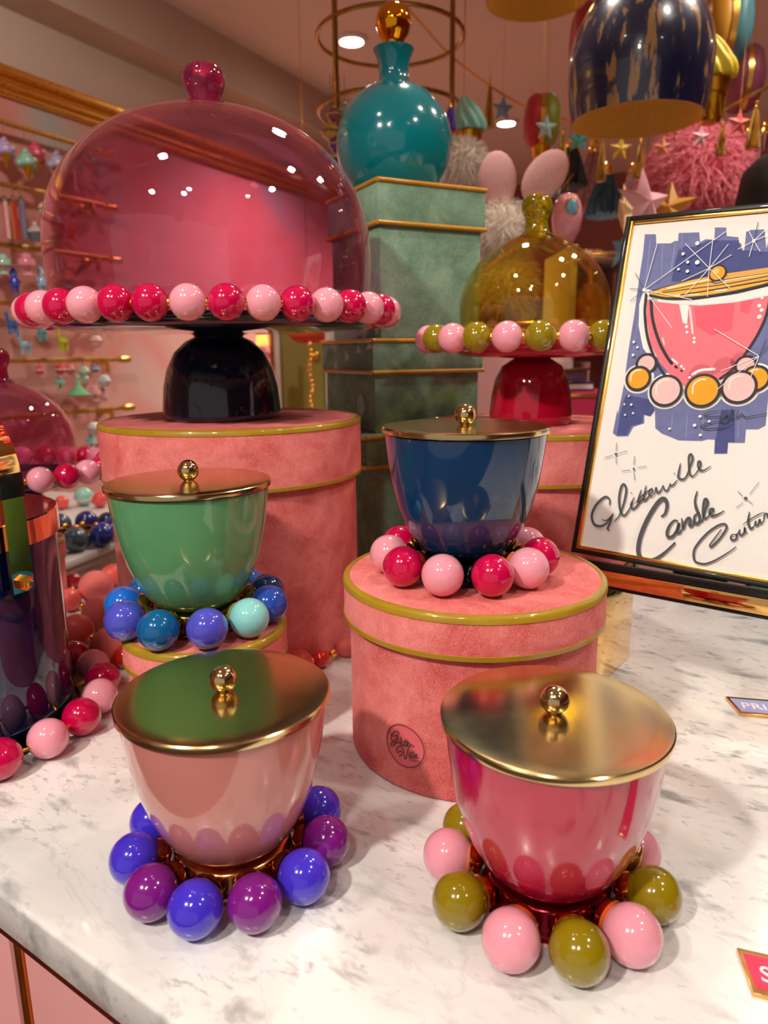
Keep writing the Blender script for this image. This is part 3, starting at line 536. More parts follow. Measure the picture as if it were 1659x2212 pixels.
('printed_sparkles','stroke',(84,88,92),[(1.35,[(29.6,120.6),(30.2,112.9)]),(1.35,[(19.5,104.0),(27.5,107.4)]),(1.3,[(33.0,109.9),(41.8,113.3)]),(1.35,[(31.0,105.8),(32.8,99.5)]),(1.3,[(50.2,108.6),(50.8,100.1)]),(1.3,[(39.8,92.2),(47.8,94.0)]),(1.25,[(55.4,97.4),(63.4,99.9)]),(1.3,[(52.1,92.6),(54.4,84.6)]),(1.2,[(151.9,85.3),(156.2,81.5)]),(1.2,[(168.1,95.8),(162.1,84.0)]),(1.14,[(153.0,69.7),(157.7,75.2)]),(1.2,[(162.1,77.6),(165.8,75.2)])]),
('printed_sparkles','disc',(84,88,92),[(30.8,109.0,1.5),(51.6,95.7,1.25),(159.4,79.6,1.61)]),
('signature','stroke',(60,64,72),[(1.09,[(127.9,161.0),(113.9,158.3),(110.9,154.5),(123.4,154.9),(131.8,157.6),(125.1,151.2),(131.8,150.5),(134.5,162.5),(135.4,153.7),(138.4,156.9)]),(1.09,[(137.8,153.9),(117.7,148.5),(108.8,144.0),(116.4,142.4),(129.4,144.9),(137.8,150.3)]),(1.05,[(139.6,162.9),(139.8,154.6),(143.5,158.4),(147.2,155.7),(153.3,157.3),(165.3,160.4)])])]
for i, (nm, kind, colr, data) in enumerate(ART):
    z = .00025+i*.00007; m = matte(tuple(colr), .75, .08 if 'backdrop' in nm else .03, 120 if 'backdrop' in nm else 40)
    for grp in ([data] if kind == 'stroke' else [[d] for d in data]):      # a word is one print; every other mark its own piece
        if kind == 'poly': me = flat_poly(grp, z)
        elif kind == 'disc': me = flat_poly([disc(*d) for d in grp], z)
        else: me = strokes(grp, z, 8, kind == 'stroke')
        o = mk(nm, me, m, paper)
        if kind == 'stroke': o['kind'] = 'stuff'
es = empty('sign_easel', tuple(sb+sx*.13-Vector((0, 0, sb.z))), 0, 'polished gold easel ledge holding the framed sign', 'easel')
org = Vector(es.location)
fdir = Vector((sn.x, sn.y, 0)).normalized(); sdir = Vector((sx.x, sx.y, 0)).normalized(); ez = math.atan2(sdir.y, sdir.x)
base = sb+sx*.125
mk('ledge', box(.205, .030, .016, .0012), POLGOLD, es, Vector((base.x, base.y, sb.z-.0245))-org+fdir*.004, (0, 0, ez))
mk('ledge_lip', box(.205, .004, .008, .001), BLACK, es, Vector((base.x, base.y, sb.z-.0082))-org+fdir*.017, (0, 0, ez))
mk('ledge_foot_rail', box(.205, .020, .005, .001), BLACK, es, Vector((base.x, base.y, sb.z-.0305))-org+fdir*.002, (0, 0, ez))
for k, bk_ in ((.026, .048), (.226, .072)):
    p = sb+sx*k; mk('strut', box(.008, .150, sb.z-.030, .001), POLGOLD, es, Vector((p.x, p.y, 0))-org-fdir*bk_, (0, 0, ez))

# sticker on the front hat box: oval disc wrapped on the box side
STK = {'disc': (-254.18, 42.82, 20.57), 'strokes': [(0.9, [(-269.73, 50.74), (-267.24, 48.25), (-262.76, 49.89), (-259.6, 53.38), (-261.15, 54.55), (-264.34, 53.08), (-267.66, 48.09), (-268.11, 44.48), (-266.05, 43.54), (-262.79, 46.46), (-260.4, 50.04)]), (0.9, [(-260.4, 50.04), (-262.01, 44.68), (-264.45, 40.7), (-268.18, 38.37), (-269.0, 39.99), (-266.48, 42.0), (-260.06, 44.01)]), (0.9, [(-257.32, 50.42), (-258.89, 44.42), (-257.36, 44.27)]), (0.9, [(-256.21, 47.39), (-257.37, 43.59), (-255.85, 43.42)]), (0.9, [(-252.49, 49.97), (-254.73, 43.8), (-253.62, 43.49)]), (0.9, [(-250.67, 49.53), (-252.51, 44.2), (-251.42, 43.87)]), (0.9, [(-253.97, 47.46), (-249.6, 48.18)]), (0.9, [(-250.69, 45.46), (-249.24, 47.27), (-250.32, 47.61), (-251.41, 45.23), (-250.33, 43.88), (-248.54, 44.78)]), (0.9, [(-247.82, 47.37), (-248.33, 43.83)]), (0.9, [(-247.82, 46.36), (-245.02, 46.18), (-245.37, 45.07)]), (0.9, [(-259.36, 32.24), (-257.05, 33.41), (-256.27, 36.78), (-258.55, 37.0), (-260.91, 34.43), (-262.08, 36.41), (-260.08, 40.58), (-257.0, 41.66), (-255.13, 38.89), (-253.3, 31.28), (-251.45, 36.02), (-249.98, 41.95)]), (0.9, [(-248.55, 38.66), (-249.49, 34.95), (-248.35, 34.64)]), (0.9, [(-246.78, 40.24), (-247.85, 34.79), (-247.14, 34.68)]), (0.9, [(-244.68, 40.53), (-245.94, 35.05), (-245.03, 34.99)]), (0.9, [(-243.99, 35.99), (-241.58, 38.39), (-242.6, 39.11), (-243.98, 36.67), (-242.95, 35.27), (-240.89, 36.55)])], 'studios': (-249.65, 31.14, 5.1)}
def on_cyl(me, Rc, dz=0):
    for v in me.vertices:
        a = v.co.x/Rc; r_ = Rc+v.co.z; v.co = Vector((r_*math.cos(a), r_*math.sin(a), v.co.y))
    return me
rbody = FBR*.955
def dense(cx, cy, r, z):
    bm = bmesh.new(); c = bm.verts.new((cx/1000, cy/1000, z)); prev = None
    for k in range(1, 7):
        ring = [bm.verts.new(((cx+r*k/6*math.cos(2*PI*i/40))/1000, (cy+r*k/6*math.sin(2*PI*i/40))/1000, z)) for i in range(40)]
        for i in range(40):
            j = (i+1) % 40
            if prev is None: bm.faces.new((c, ring[i], ring[j]))
            else: bm.faces.new((prev[i], ring[i], ring[j], prev[j]))
        prev = ring
    me = bpy.data.meshes.new('print'); bm.to_mesh(me); bm.free(); return me
scx, scy, srr = STK['disc']
stick = mk('round_sticker', on_cyl(dense(scx, scy, srr, .0006), rbody), matte((226, 104, 112), .55, .03, 60), b_front)
mk('sticker_outline', on_cyl(strokes([(.9, [(scx+(srr-1.6)*math.cos(2*PI*i/36), scy+(srr-1.6)*math.sin(2*PI*i/36)) for i in range(37)])], .0008, 2, False), rbody), matte((92, 62, 50)), stick)
mk('sticker_lettering', on_cyl(strokes(STK['strokes'], .0010, 6, False), rbody), matte((92, 62, 50)), stick)
def text_mesh(body, size, mat, ext=.0):
    cu = bpy.data.curves.new('lettering', 'FONT'); cu.body = body; cu.size = size; cu.extrude = ext
    o = bpy.data.objects.new('lettering', cu); COL.objects.link(o); dg = bpy.context.evaluated_depsgraph_get()
    me = bpy.data.meshes.new_from_object(o.evaluated_get(dg)); bpy.data.objects.remove(o); me.materials.clear(); return me
tm = text_mesh('STUDIOS', .0027, None); tx, ty, ta = STK['studios']
tm.transform(Matrix.Translation((tx/1000, ty/1000, .0010)) @ Matrix.Rotation(R(ta), 4, 'Z'))
mk('sticker_lettering', on_cyl(tm, rbody), matte((92, 62, 50)), stick)

# ------------------------------------------------------------------ price plaques on the table
def plaque(corner, d, depth, wd, tilt, col, txt, size, tx, edge, label, sk):
    d = Vector(d).normalized(); n = Vector((-d.y, d.x, 0)); e = empty('acrylic_plaque', tuple(corner), math.atan2(d.y, d.x), label, 'plaque', 'lettered plaques on the marble')
    e.rotation_euler = (R(tilt), 0, math.atan2(d.y, d.x))
    me = prism([(0, 0), (wd, 0), (wd+sk, depth), (sk, depth)], 0, .003, .0004); mk('plaque_body', me, edge, e)
    mk('coloured_face', prism([(.0025+sk*.12, depth*.12), (wd-.002+sk*.12, depth*.12), (wd-.002+sk*.88, depth*.88), (.0025+sk*.88, depth*.88)], .003, .0034), gloss(col, .5, .3), e)
    mk('lettering', text_mesh(txt, size, None, .0002), matte((250, 246, 246), .6), e, (tx[0], tx[1], .0036))
    return e
plaque((0.3655, 0.6741, 0), (0.9783, -0.2071, 0), 0.0373, .045, 0, (166, 172, 226), 'PRI', 0.0186, (0.0045, 0.0112), metal((240, 190, 120), .2), 'lavender lettered plaque lying on the marble at the right edge', -0.0059)
plaque((0.2121, 0.3460, 0), (0.9476, -0.3196, 0), 0.0329, .09, 0, (244, 40, 84), 'S', 0.0164, (0.0057, 0.0099), metal((240, 190, 120), .2), 'red lettered plaque at the lower right corner of the table', -0.0044)

# ------------------------------------------------------------------ bead garlands behind and beside the boxes
def garland(pts, cols, label, name='bead_garland', n=9):
    o0 = pts[0]; e = empty(name, (o0[0], o0[1], 0), 0, label, 'bead garland')
    for i, (x, y, r, ci) in enumerate(pts):
        p = Vector((x-o0[0], y-o0[1], r)); mk('bead', BEAD, cols[ci], e, p, (0, 0, 0), r)
        if i+1 < len(pts):
            q = Vector((pts[i+1][0]-o0[0], pts[i+1][1]-o0[1], pts[i+1][3-1])); d = (q-p); m = p+d.normalized()*(r+(d.length-r-pts[i+1][2])/2)
            mk('gold_spacer', BEAD, GOLD, e, m, (0, 0, 0), min(.0055, max(.0035, (d.length-r-pts[i+1][2])/2*1.05)))
    return e
CORAL = [gloss((226, 92, 84), .45, .2), gloss((214, 40, 30), .2, 1), gloss((222, 110, 106), .6, 0.05), gloss((176, 24, 30), .2, 1)]
garland([(-0.0499, 0.8334, 0.0123, 2), (-0.0779, 0.8029, 0.0108, 1), (-0.1012, 0.7782, 0.0163, 0)], CORAL, 'short string of coral red beads beside the tall pink box')
garland([(-0.4469, 1.1252, 0.0184, 0), (-0.4412, 1.0423, 0.0254, 2), (-0.5044, 1.1072, 0.0138, 3), (-0.4673, 1.0071, 0.0173, 0), (-0.3958, 0.9338, 0.0223, 2), (-0.3995, 0.872, 0.0221, 0), (-0.338, 0.82, 0.0231, 2), (-0.3165, 0.8082, 0.0141, 1)], CORAL, 'coiled string of large coral beads behind the navy bucket')

# ------------------------------------------------------------------ white side table with small things, left background
wt = empty('white_side_table', (-.815, 1.50, FLOOR), R(74), 'white moulded table edge behind the coral beads', 'table')
WHT = gloss((226, 222, 218), .4, .3)
mk('top', box(.90, .55, .016, .004), WHT, wt, (0, 0, .90)); mk('edge_moulding', box(.88, .53, .020, .008, True, 3), WHT, wt, (0, 0, .880)); mk('lower_moulding', box(.86, .51, .03, .003), WHT, wt, (0, 0, .850))
for a in (-1, 1):
    for b in (-1, 1): mk('leg', lathe([(.016, 0), (.018, .3), (.024, .8), (.026, .86)], 16), WHT, wt, (a*.40, b*.22, 0))
UN0 = sphere(1, 24, 14)

dh = empty('bead_dish', (-0.6353, 1.4247, -.004), 0, 'gold rimmed dish ringed with blue beads on the white table', 'dish')
mk('dish_bowl', lathe([(0, .004), (.030, .004), (.048, .016), (.050, .020), (.046, .019), (0, .008)], 48, 50), metal((110, 120, 70), .2), dh)
mk('gold_rim', torus(.050, .004, 48, 8), BRONZE, dh, (0, 0, .022))
for i in range(9):
    t = 2*PI*i/9+.25; c_ = [(30, 60, 150), (8, 40, 84), (40, 40, 120), (70, 90, 110)][i % 4]
    b_ = mk('bead', BEAD, gloss(c_, .25, 1), dh, (.078*math.cos(t), .078*math.sin(t), .0245), (0, 0, 0), .0245); mk('gold_link', UN0, GOLD, b_, (-1.15*math.cos(t), -1.15*math.sin(t), .1), (0, 0, 0), .25)
bb = empty('bauble', (-0.8048, 1.7521, 0.0133), 0, 'coral ball standing on the white table in the left background', 'ornament', 'small balls on the white table'); mk('globe', UN0, gloss((236, 90, 84), .3, .8), bb, (0, 0, 0), (0, 0, 0), 0.0173); mk('band', torus(1, .1, 24, 6), gloss((236, 90, 84), .3, .8), bb, (0, 0, 0), (R(20), 0, 0), 0.0173)
bb = empty('bauble', (-0.7678, 1.7975, 0.0197), 0, 'mint and pink striped ball standing on the white table in the left background', 'ornament', 'small balls on the white table'); mk('globe', UN0, gloss((150, 214, 190), .3, .8), bb, (0, 0, 0), (0, 0, 0), 0.0237); mk('band', torus(1, .1, 24, 6), gloss((240, 190, 196), .3, .8), bb, (0, 0, 0), (R(20), 0, 0), 0.0237)
bb = empty('bauble', (-0.7161, 1.7708, 0.0159), 0, 'red ball standing on the white table in the left background', 'ornament', 'small balls on the white table'); mk('globe', UN0, gloss((230, 84, 84), .3, .8), bb, (0, 0, 0), (0, 0, 0), 0.0199); mk('band', torus(1, .1, 24, 6), gloss((230, 84, 84), .3, .8), bb, (0, 0, 0), (R(20), 0, 0), 0.0199)


# ------------------------------------------------------------------ gold rails on the left wall
RAILM = metal((236, 190, 110), .42)
RAILS = [(1.066, 'gold display rail nearest the gold moulding, topmost on the pink wall'), (0.886, 'gold display rail second from the top on the pink wall'), (0.708, 'gold display rail third from the top on the pink wall'), (0.535, 'gold display rail fourth from the top, level with the pink dome rim'), (0.358, 'gold display rail fifth from the top, ending beside the navy pedestal'), (0.181, 'lowest gold display rail on the pink wall')]
for i, (z, lab) in enumerate(RAILS):
    e = empty('display_rail', tuple(wpt(1.93, 0, z)), PI/2-WA, lab, 'rail', 'gold display rails on the pink wall')
    L = 2.6
    mk('bar', box(L, .012, .016, .002, False), RAILM, e, (-L/2, -.06, 0))
    mk('end_finial', lathe([(0, 0), (.011, 0), (.013, .004), (.0115, .008), (.0135, .014), (.0135, .046), (.011, .05), (0, .05)], 20, 40), RAILM, e, (-.004, -.06, 0), (0, PI/2, 0))
    for k in (.06, 1.25): mk('wall_bracket', lathe([(.016, 0), (.016, .006), (.007, .010), (.007, .064), (0, .064)], 16, 40), RAILM, e, (-k, 0, -.012), (PI/2, 0, 0)); mk('bracket_post', box(.012, .012, .05, .001), RAILM, e, (-k, -.06, -.045))

# ------------------------------------------------------------------ little ornaments hung on the rails
def loop_mesh(h): return tube([(0, 0, 0), (0, 0, h)], .0007, 5)
UN = sphere(1, 16, 10)
def swirl(levels=3.2, r0=1.0, h=1.5):
    bm = bmesh.new(); pts = []; n = int(levels*16)
    for i in range(n+1):
        t = i/n; a = 2*PI*levels*t; rr = r0*(1-t)**.9*.66; pts.append((rr*math.cos(a), rr*math.sin(a), h*t))
    add_tube(bm, pts, lambda t: r0*(.32*(1-t)+.13)*(1+.12*math.sin(t*60)), 10); return finish(bm, 80)
SWIRL = swirl()
CONE = lathe([(0, -1.6), (.12, -1.6), (.62, 0), (.66, .06), (.56, .08), (0, .06)], 20, 40)
CUPC = lathe([(0, 0), (.62, 0), (.86, .9), (.80, .92), (0, .88)], 20, 40)
LLEG = lathe([(0, 0), (.12, 0), (.10, .5), (.13, 1.0), (0, 1.05)], 10, 60)
def star_mesh(d=.28):
    bm = bmesh.new(); o = [bm.verts.new(((1 if i % 2 == 0 else .44)*math.sin(PI*i/5), 0, (1 if i % 2 == 0 else .44)*math.cos(PI*i/5))) for i in range(10)]
    f = bm.verts.new((0, -d, 0)); b = bm.verts.new((0, d, 0))
    for i in range(10): bm.faces.new((o[i], o[(i+1) % 10], f)); bm.faces.new((o[(i+1) % 10], o[i], b))
    return finish(bm, 5)
STAR = star_mesh()
LOOPM = loop_mesh(1)
def gl(c): return gloss(tuple(c), .3, .7)
def ornament(kind, p, s, c1, c2, label, group, rz=0, cat='ornament'):
    nm = {'ice': 'ice_cream_ornament', 'cup': 'cupcake_ornament', 'stick': 'candy_stick', 'ball': 'bauble', 'star': 'star_ornament', 'fig': 'figure_ornament', 'llama': 'llama_ornament', 'bird': 'bird_ornament', 'cake': 'cake_ornament', 'doll': 'doll_ornament', 'bell': 'bell_ornament'}[kind]
    e = empty(nm, tuple(p), rz, label, cat, group); a, b = gl(c1), gl(c2); top = 1
    if kind == 'ice':
        mk('swirl', SWIRL, a, e, (0, 0, -.1*s), (0, 0, 0), (s, s, s)); mk('cone', CONE, metal((214, 160, 50), .3), e, (0, 0, -.15*s), (0, 0, 0), s*.8)
        for k in range(6):
            t = k*1.05; mk('sugar_drop', UN, b, e, (s*.72*math.cos(t), s*.72*math.sin(t), s*(.1+.16*(k % 3))), (0, 0, 0), s*.24)
        top = 1.5
    elif kind == 'cup':
        mk('wrapper', CUPC, b, e, (0, 0, -.9*s), (0, 0, 0), s); mk('icing', SWIRL, a, e, (0, 0, 0), (0, 0, 0), (s*.95, s*.95, s*.6)); mk('cherry', UN, gl((236, 220, 214)), e, (0, 0, s*1.0), (0, 0, 0), s*.22); top = 1.2
    elif kind == 'stick':
        mk('stick_body', tube([(0, 0, -s), (0, 0, s)], s*.11, 10), a, e); mk('stick_tip', lathe([(0, 0), (s*.12, 0), (s*.12, s*.2), (0, s*.38)], 10, 40), b, e, (0, 0, s)); top = 1.35
    elif kind == 'ball':
        mk('globe', UN, a, e, (0, 0, 0), (0, 0, 0), s); mk('band', torus(1, .12, 24, 6), b, e, (0, 0, 0), (0, 0, 0), s); mk('cap', lathe([(0, .2), (.22, .2), (.24, 0), (0, 0)], 12, 30), GOLD, e, (0, 0, s*.95), (0, 0, 0), s); top = 1.15
    elif kind == 'star': mk('star', STAR, a, e, (0, 0, 0), (0, 0, 0), s); top = 1
    elif kind == 'bell':
        mk('globe', UN, b, e, (0, 0, s*.6), (0, 0, 0), s*.45); mk('globe', UN, b, e, (0, 0, s*1.25), (0, 0, 0), s*.35); mk('skirt', lathe([(0, .35), (.3, .3), (.55, -.2), (.9, -.8), (.8, -.82), (0, -.6)], 20, 60), a, e, (0, 0, 0), (0, 0, 0), s); top = 1.6
    elif kind == 'fig':
        mk('body', lathe([(0, -.55), (.48, -.5), (.42, .1), (.28, .42), (0, .45)], 16, 60), a, e, (0, 0, 0), (0, 0, 0), s); mk('head', UN, b, e, (0, 0, s*.72), (0, 0, 0), s*.36); mk('hat', lathe([(0, .62), (.16, .5), (.40, .05), (.44, -.06), (0, -.06)], 14, 50), a, e, (0, 0, s*.86), (0, 0, 0), s*.9)
        for q in (-1, 1): mk('leg', LLEG, a, e, (q*s*.24, 0, -s*1.15), (0, 0, 0), (s*1.2, s*1.2, s*.65)); mk('arm', tube([(q*s*.34, 0, s*.28), (q*s*.62, -s*.1, -s*.1)], s*.13, 8), a, e)
        top = 1.35
    elif kind == 'llama':
        mk('body', UN, a, e, (0, 0, 0), (0, 0, 0), (s*.62, s*.34, s*.36)); mk('neck', tube(catmull([(-s*.42, 0, s*.1), (-s*.55, 0, s*.55), (-s*.58, 0, s*.95)], 4), s*.15, 10), a, e); mk('head', UN, a, e, (-s*.68, 0, s*1.02), (0, R(15), 0), (s*.27, s*.16, s*.16))
        for q in (-1, 1):
            mk('ear', UN, a, e, (-s*.55, q*s*.1, s*1.22), (0, 0, 0), (s*.05, s*.05, s*.15))
            for x in (-.38, .38): mk('leg', LLEG, a, e, (x*s, q*s*.17, -s*.95), (0, 0, 0), (s*.8, s*.8, s*.8))
        mk('tail', UN, b, e, (s*.62, 0, s*.1), (0, 0, 0), s*.14); mk('saddle', lathe([(0, .40), (.30, .36), (.36, .2), (.30, .2), (0, .3)], 16, 60), b, e, (0, 0, 0), (0, 0, 0), s); top = .4
    elif kind == 'bird':
        mk('body', UN, a, e, (0, 0, 0), (0, R(-25), 0), (s*.8, s*.36, s*.38)); mk('head', UN, b, e, (-s*.72, 0, s*.45), (0, 0, 0), s*.30); mk('beak', lathe([(0, .5), (.12, 0), (0, 0)], 8), GOLD, e, (-s*.95, 0, s*.45), (0, -PI/2, 0), s*.7)
        mk('tail', lathe([(0, 0), (.12, .1), (.22, .8), (0, .95)], 10), b, e, (s*.5, 0, -s*.25), (0, R(115), 0), (s, s*.5, s))
        for q in (-1, 1): mk('wing', UN, b, e, (s*.1, q*s*.36, s*.15), (R(q*30), R(-30), 0), (s*.5, s*.10, s*.26))
        top = .4
    elif kind == 'cake':
        mk('stand', lathe([(0, -.9), (.5, -.9), (.42, -.75), (.18, -.5), (.2, -.2), (.95, -.06), (.95, 0), (0, 0)], 20, 40), b, e, (0, 0, 0), (0, 0, 0), s); mk('tier', lathe([(0, 0), (.72, 0), (.74, .42), (.66, .5), (0, .5)], 20, 50), a, e, (0, 0, 0), (0, 0, 0), s)
        mk('tier', lathe([(0, .5), (.42, .5), (.44, .85), (.3, .98), (0, 1.0)], 20, 50), a, e, (0, 0, 0), (0, 0, 0), s); top = 1
    elif kind == 'doll':
        mk('skirt', lathe([(0, .35), (.2, .3), (.5, -.1), (1.05, -.55), (1.0, -.62), (0, -.5)], 24, 60), a, e, (0, 0, 0), (0, 0, 0), s); mk('bodice', lathe([(.2, .3), (.24, .55), (.12, .72), (0, .74)], 14, 60), b, e, (0, 0, 0), (0, 0, 0), s); mk('head', UN, gl((240, 205, 190)), e, (0, 0, s*.92), (0, 0, 0), s*.22); mk('bonnet', UN, a, e, (0, s*.05, s*1.0), (0, 0, 0), (s*.27, s*.24, s*.2)); top = 1.15
    return e, top
def hang(e, top, s, h): mk('hanging_loop', LOOPM, CORD, e, (0, 0, top*s), (0, 0, 0), (1, 1, max(.004, h)))
ORN = [
('ice', 1.547, 0.975, 0.0314, (200, 170, 215), (232, 222, 240), 'lilac ice cream ornament under the top rail, at the left edge', 0, 1.066),
('ice', 1.597, 0.949, 0.0322, (150, 212, 186), (232, 240, 234), 'mint green ice cream ornament under the top rail', 0, 1.066),
('ice', 1.654, 0.987, 0.0328, (226, 80, 112), (246, 190, 204), 'raspberry ice cream ornament under the top rail', 0, 1.066),
('ice', 1.707, 0.966, 0.0318, (186, 178, 214), (240, 238, 246), 'silvery lilac ice cream ornament under the top rail', 0, 1.066),
('bird', 1.753, 0.999, 0.0323, (110, 170, 140), (232, 150, 140), 'green bird ornament with pink head under the top rail', 10, 1.066),
('bird', 1.83, 1.001, 0.0314, (226, 70, 66), (150, 206, 186), 'red bird ornament with mint wings under the top rail', 170, 1.066),
('stick', 1.796, 0.946, 0.0346, (236, 230, 220), (214, 160, 50), 'white and gold stick ornament hanging at the end of the top rail', 0, 1.066),
('stick', 1.507, 0.774, 0.0537, (240, 190, 190), (120, 90, 70), 'pale pink candy stick under the second rail', 0, 0.886),
('stick', 1.521, 0.776, 0.054, (226, 110, 120), (120, 90, 70), 'rose candy stick under the second rail', 0, 0.886),
('stick', 1.535, 0.778, 0.0543, (206, 60, 46), (120, 90, 70), 'red candy stick under the second rail', 0, 0.886),
('stick', 1.55, 0.78, 0.0546, (232, 140, 50), (120, 90, 70), 'orange candy stick under the second rail', 0, 0.886),
('stick', 1.564, 0.782, 0.0549, (130, 140, 170), (120, 90, 70), 'slate blue candy stick under the second rail', 0, 0.886),
('stick', 1.577, 0.784, 0.0551, (170, 110, 130), (120, 90, 70), 'mauve candy stick under the second rail', 0, 0.886),
('ball', 1.645, 0.826, 0.0232, (238, 206, 190), (120, 160, 130), 'cream bauble with green band under the second rail', 0, 0.886),
('bell', 1.707, 0.817, 0.0255, (226, 190, 190), (226, 184, 60), 'pink bell ornament with gold beads under the second rail', 0, 0.886),
('cup', 1.6, 0.75, 0.0279, (216, 210, 206), (110, 112, 120), 'silver iced cupcake ornament under the second rail', 0, 0.886),
('cup', 1.671, 0.749, 0.0286, (232, 196, 140), (140, 124, 20), 'olive cupcake ornament under the second rail', 0, 0.886),
('star', 1.731, 0.766, 0.0344, (206, 50, 46), (206, 50, 46), 'red star ornament under the second rail', 0, 0.886),
('cake', 1.496, 0.647, 0.0318, (176, 222, 200), (200, 232, 216), 'mint cake ornament under the third rail at the left edge', 0, 0.708),
('cake', 1.556, 0.65, 0.0358, (244, 150, 166), (246, 170, 182), 'pink cake ornament under the third rail', 0, 0.708),
('fig', 1.526, 0.6, 0.0307, (66, 84, 206), (110, 124, 220), 'cobalt blue figure ornament under the third rail', 0, 0.708),
('fig', 1.603, 0.606, 0.0316, (166, 206, 236), (220, 232, 240), 'pale blue figure ornament under the third rail', 0, 0.708),
('fig', 1.655, 0.622, 0.0322, (232, 100, 94), (240, 232, 228), 'coral figure ornament with white head under the third rail', 0, 0.708),
('stick', 1.668, 0.658, 0.0221, (240, 236, 232), (220, 214, 208), 'short white stick ornament above the coral figure', 0, 0.708),
('stick', 1.707, 0.676, 0.0224, (240, 236, 232), (206, 170, 110), 'short white and gold stick ornament under the third rail', 0, 0.708),
('cake', 1.704, 0.618, 0.0293, (240, 150, 130), (170, 220, 200), 'peach cake ornament on mint stand beside the pink dome', 0, 0.708),
('llama', 1.503, 0.468, 0.0309, (40, 120, 200), (30, 90, 170), 'bright blue llama ornament under the fourth rail', 10, 0.535),
('llama', 1.583, 0.45, 0.0319, (70, 196, 196), (50, 160, 170), 'turquoise llama ornament under the fourth rail', 20, 0.535),
('llama', 1.54, 0.407, 0.0315, (166, 214, 236), (230, 236, 240), 'pale blue llama ornament above the fifth rail', -10, 0.535),
('llama', 1.659, 0.419, 0.0346, (206, 220, 30), (180, 196, 20), 'lime green llama ornament below the beads of the large cake stand', 15, 0.535),
('ball', 1.589, 0.496, 0.0184, (240, 236, 230), (220, 214, 206), 'small white bauble under the fourth rail', 0, 0.535),
('ball', 1.794, 0.42, 0.0218, (246, 206, 200), (240, 120, 90), 'pale pink bauble with coral band beside the rail end', 0, 0.535),
('ball', 1.579, 0.327, 0.0152, (236, 100, 96), (240, 236, 230), 'coral bauble under the fifth rail', 0, 0.358),
('ball', 1.637, 0.328, 0.0173, (226, 70, 80), (240, 236, 230), 'red bauble under the fifth rail', 0, 0.358),
('ball', 1.697, 0.328, 0.0177, (236, 120, 130), (240, 236, 230), 'rose pink bauble under the fifth rail', 0, 0.358),
('ball', 1.732, 0.32, 0.0179, (176, 220, 190), (240, 236, 230), 'mint bauble under the fifth rail', 0, 0.358),
('ball', 1.75, 0.294, 0.0181, (230, 240, 236), (240, 236, 230), 'white bauble under the fifth rail', 0, 0.358),
('ball', 1.814, 0.285, 0.0222, (206, 214, 216), (240, 236, 230), 'silver bauble under the fifth rail', 0, 0.358),
('ball', 1.803, 0.327, 0.0147, (110, 140, 190), (240, 236, 230), 'blue bauble under the fifth rail', 0, 0.358),
('doll', 1.7, 0.264, 0.0391, (120, 200, 150), (160, 216, 190), 'mint green doll ornament in a wide skirt under the fifth rail', 0, 0.358),
('cake', 1.652, 0.282, 0.0227, (150, 200, 180), (130, 190, 170), 'small mint cake ornament beside the left pink dome', 0, 0.358),
('cake', 1.767, 0.242, 0.0274, (240, 170, 180), (236, 190, 190), 'pale pink cake ornament under the fifth rail', 0, 0.358),
('fig', 1.833, 0.235, 0.0243, (226, 180, 180), (240, 214, 204), 'blush figure ornament above the lowest rail', 0, 0.358),
('ball', 1.75, 0.122, 0.0238, (236, 230, 226), (200, 190, 180), 'white bauble under the lowest rail', 0, 0.181),
('cake', 1.754, 0.072, 0.0258, (150, 206, 196), (230, 236, 232), 'mint cake ornament under the lowest rail', 0, 0.181)]
for i, (kind, s_, z_, sz, c1, c2, lab, rz, zr) in enumerate(ORN):
    e, top = ornament(kind, wpt(s_, (.074, .102)[i % 2], z_), sz, c1, c2, lab, 'small ornaments hung along the wall rails', PI/2-WA+R(rz))
    hang(e, top, sz, zr-z_-top*sz)

# ------------------------------------------------------------------ ceiling decorations and right background
def tassel(p, L, r, col, label, group, metalc=False, capc=None, loop=.03):
    e = empty('tassel', tuple(p), 0, label, 'tassel', group)
    bm = bmesh.new(); n = 40; rows = []
    for k in range(9):
        t = k/8; rr = r*(.30+.70*t**.8); z = -L*t; rows.append([bm.verts.new(((rr*(1+.13*math.cos(i*PI))*math.cos(2*PI*i/n+.1*math.sin(5*t+i))), rr*(1+.13*math.cos(i*PI))*math.sin(2*PI*i/n+.1*math.sin(5*t+i)), z-(.05*L*math.sin(i*2.3) if k == 8 else 0))) for i in range(n)])
    for a, b in zip(rows, rows[1:]):
        for i in range(n): bm.faces.new((a[i], a[(i+1) % n], b[(i+1) % n], b[i]))
    bm.faces.new(rows[0]); bm.faces.new(rows[-1])
    mk('skirt', finish(bm, 25), metal(col, .35) if metalc else matte(col, .6, .2, 60), e)
    mk('cap', lathe([(0, .14*L), (r*.22, .13*L), (r*.34, .06*L), (r*.33, -.02*L), (0, -.02*L)], 16, 50), GOLD if not capc else matte(capc), e)
    mk('bead', UN, GOLD, e, (0, 0, .18*L), (0, 0, 0), r*.26); mk('cord', LOOPM, GOLD, e, (0, 0, .2*L), (0, 0, 0), (1, 1, loop))
    return e
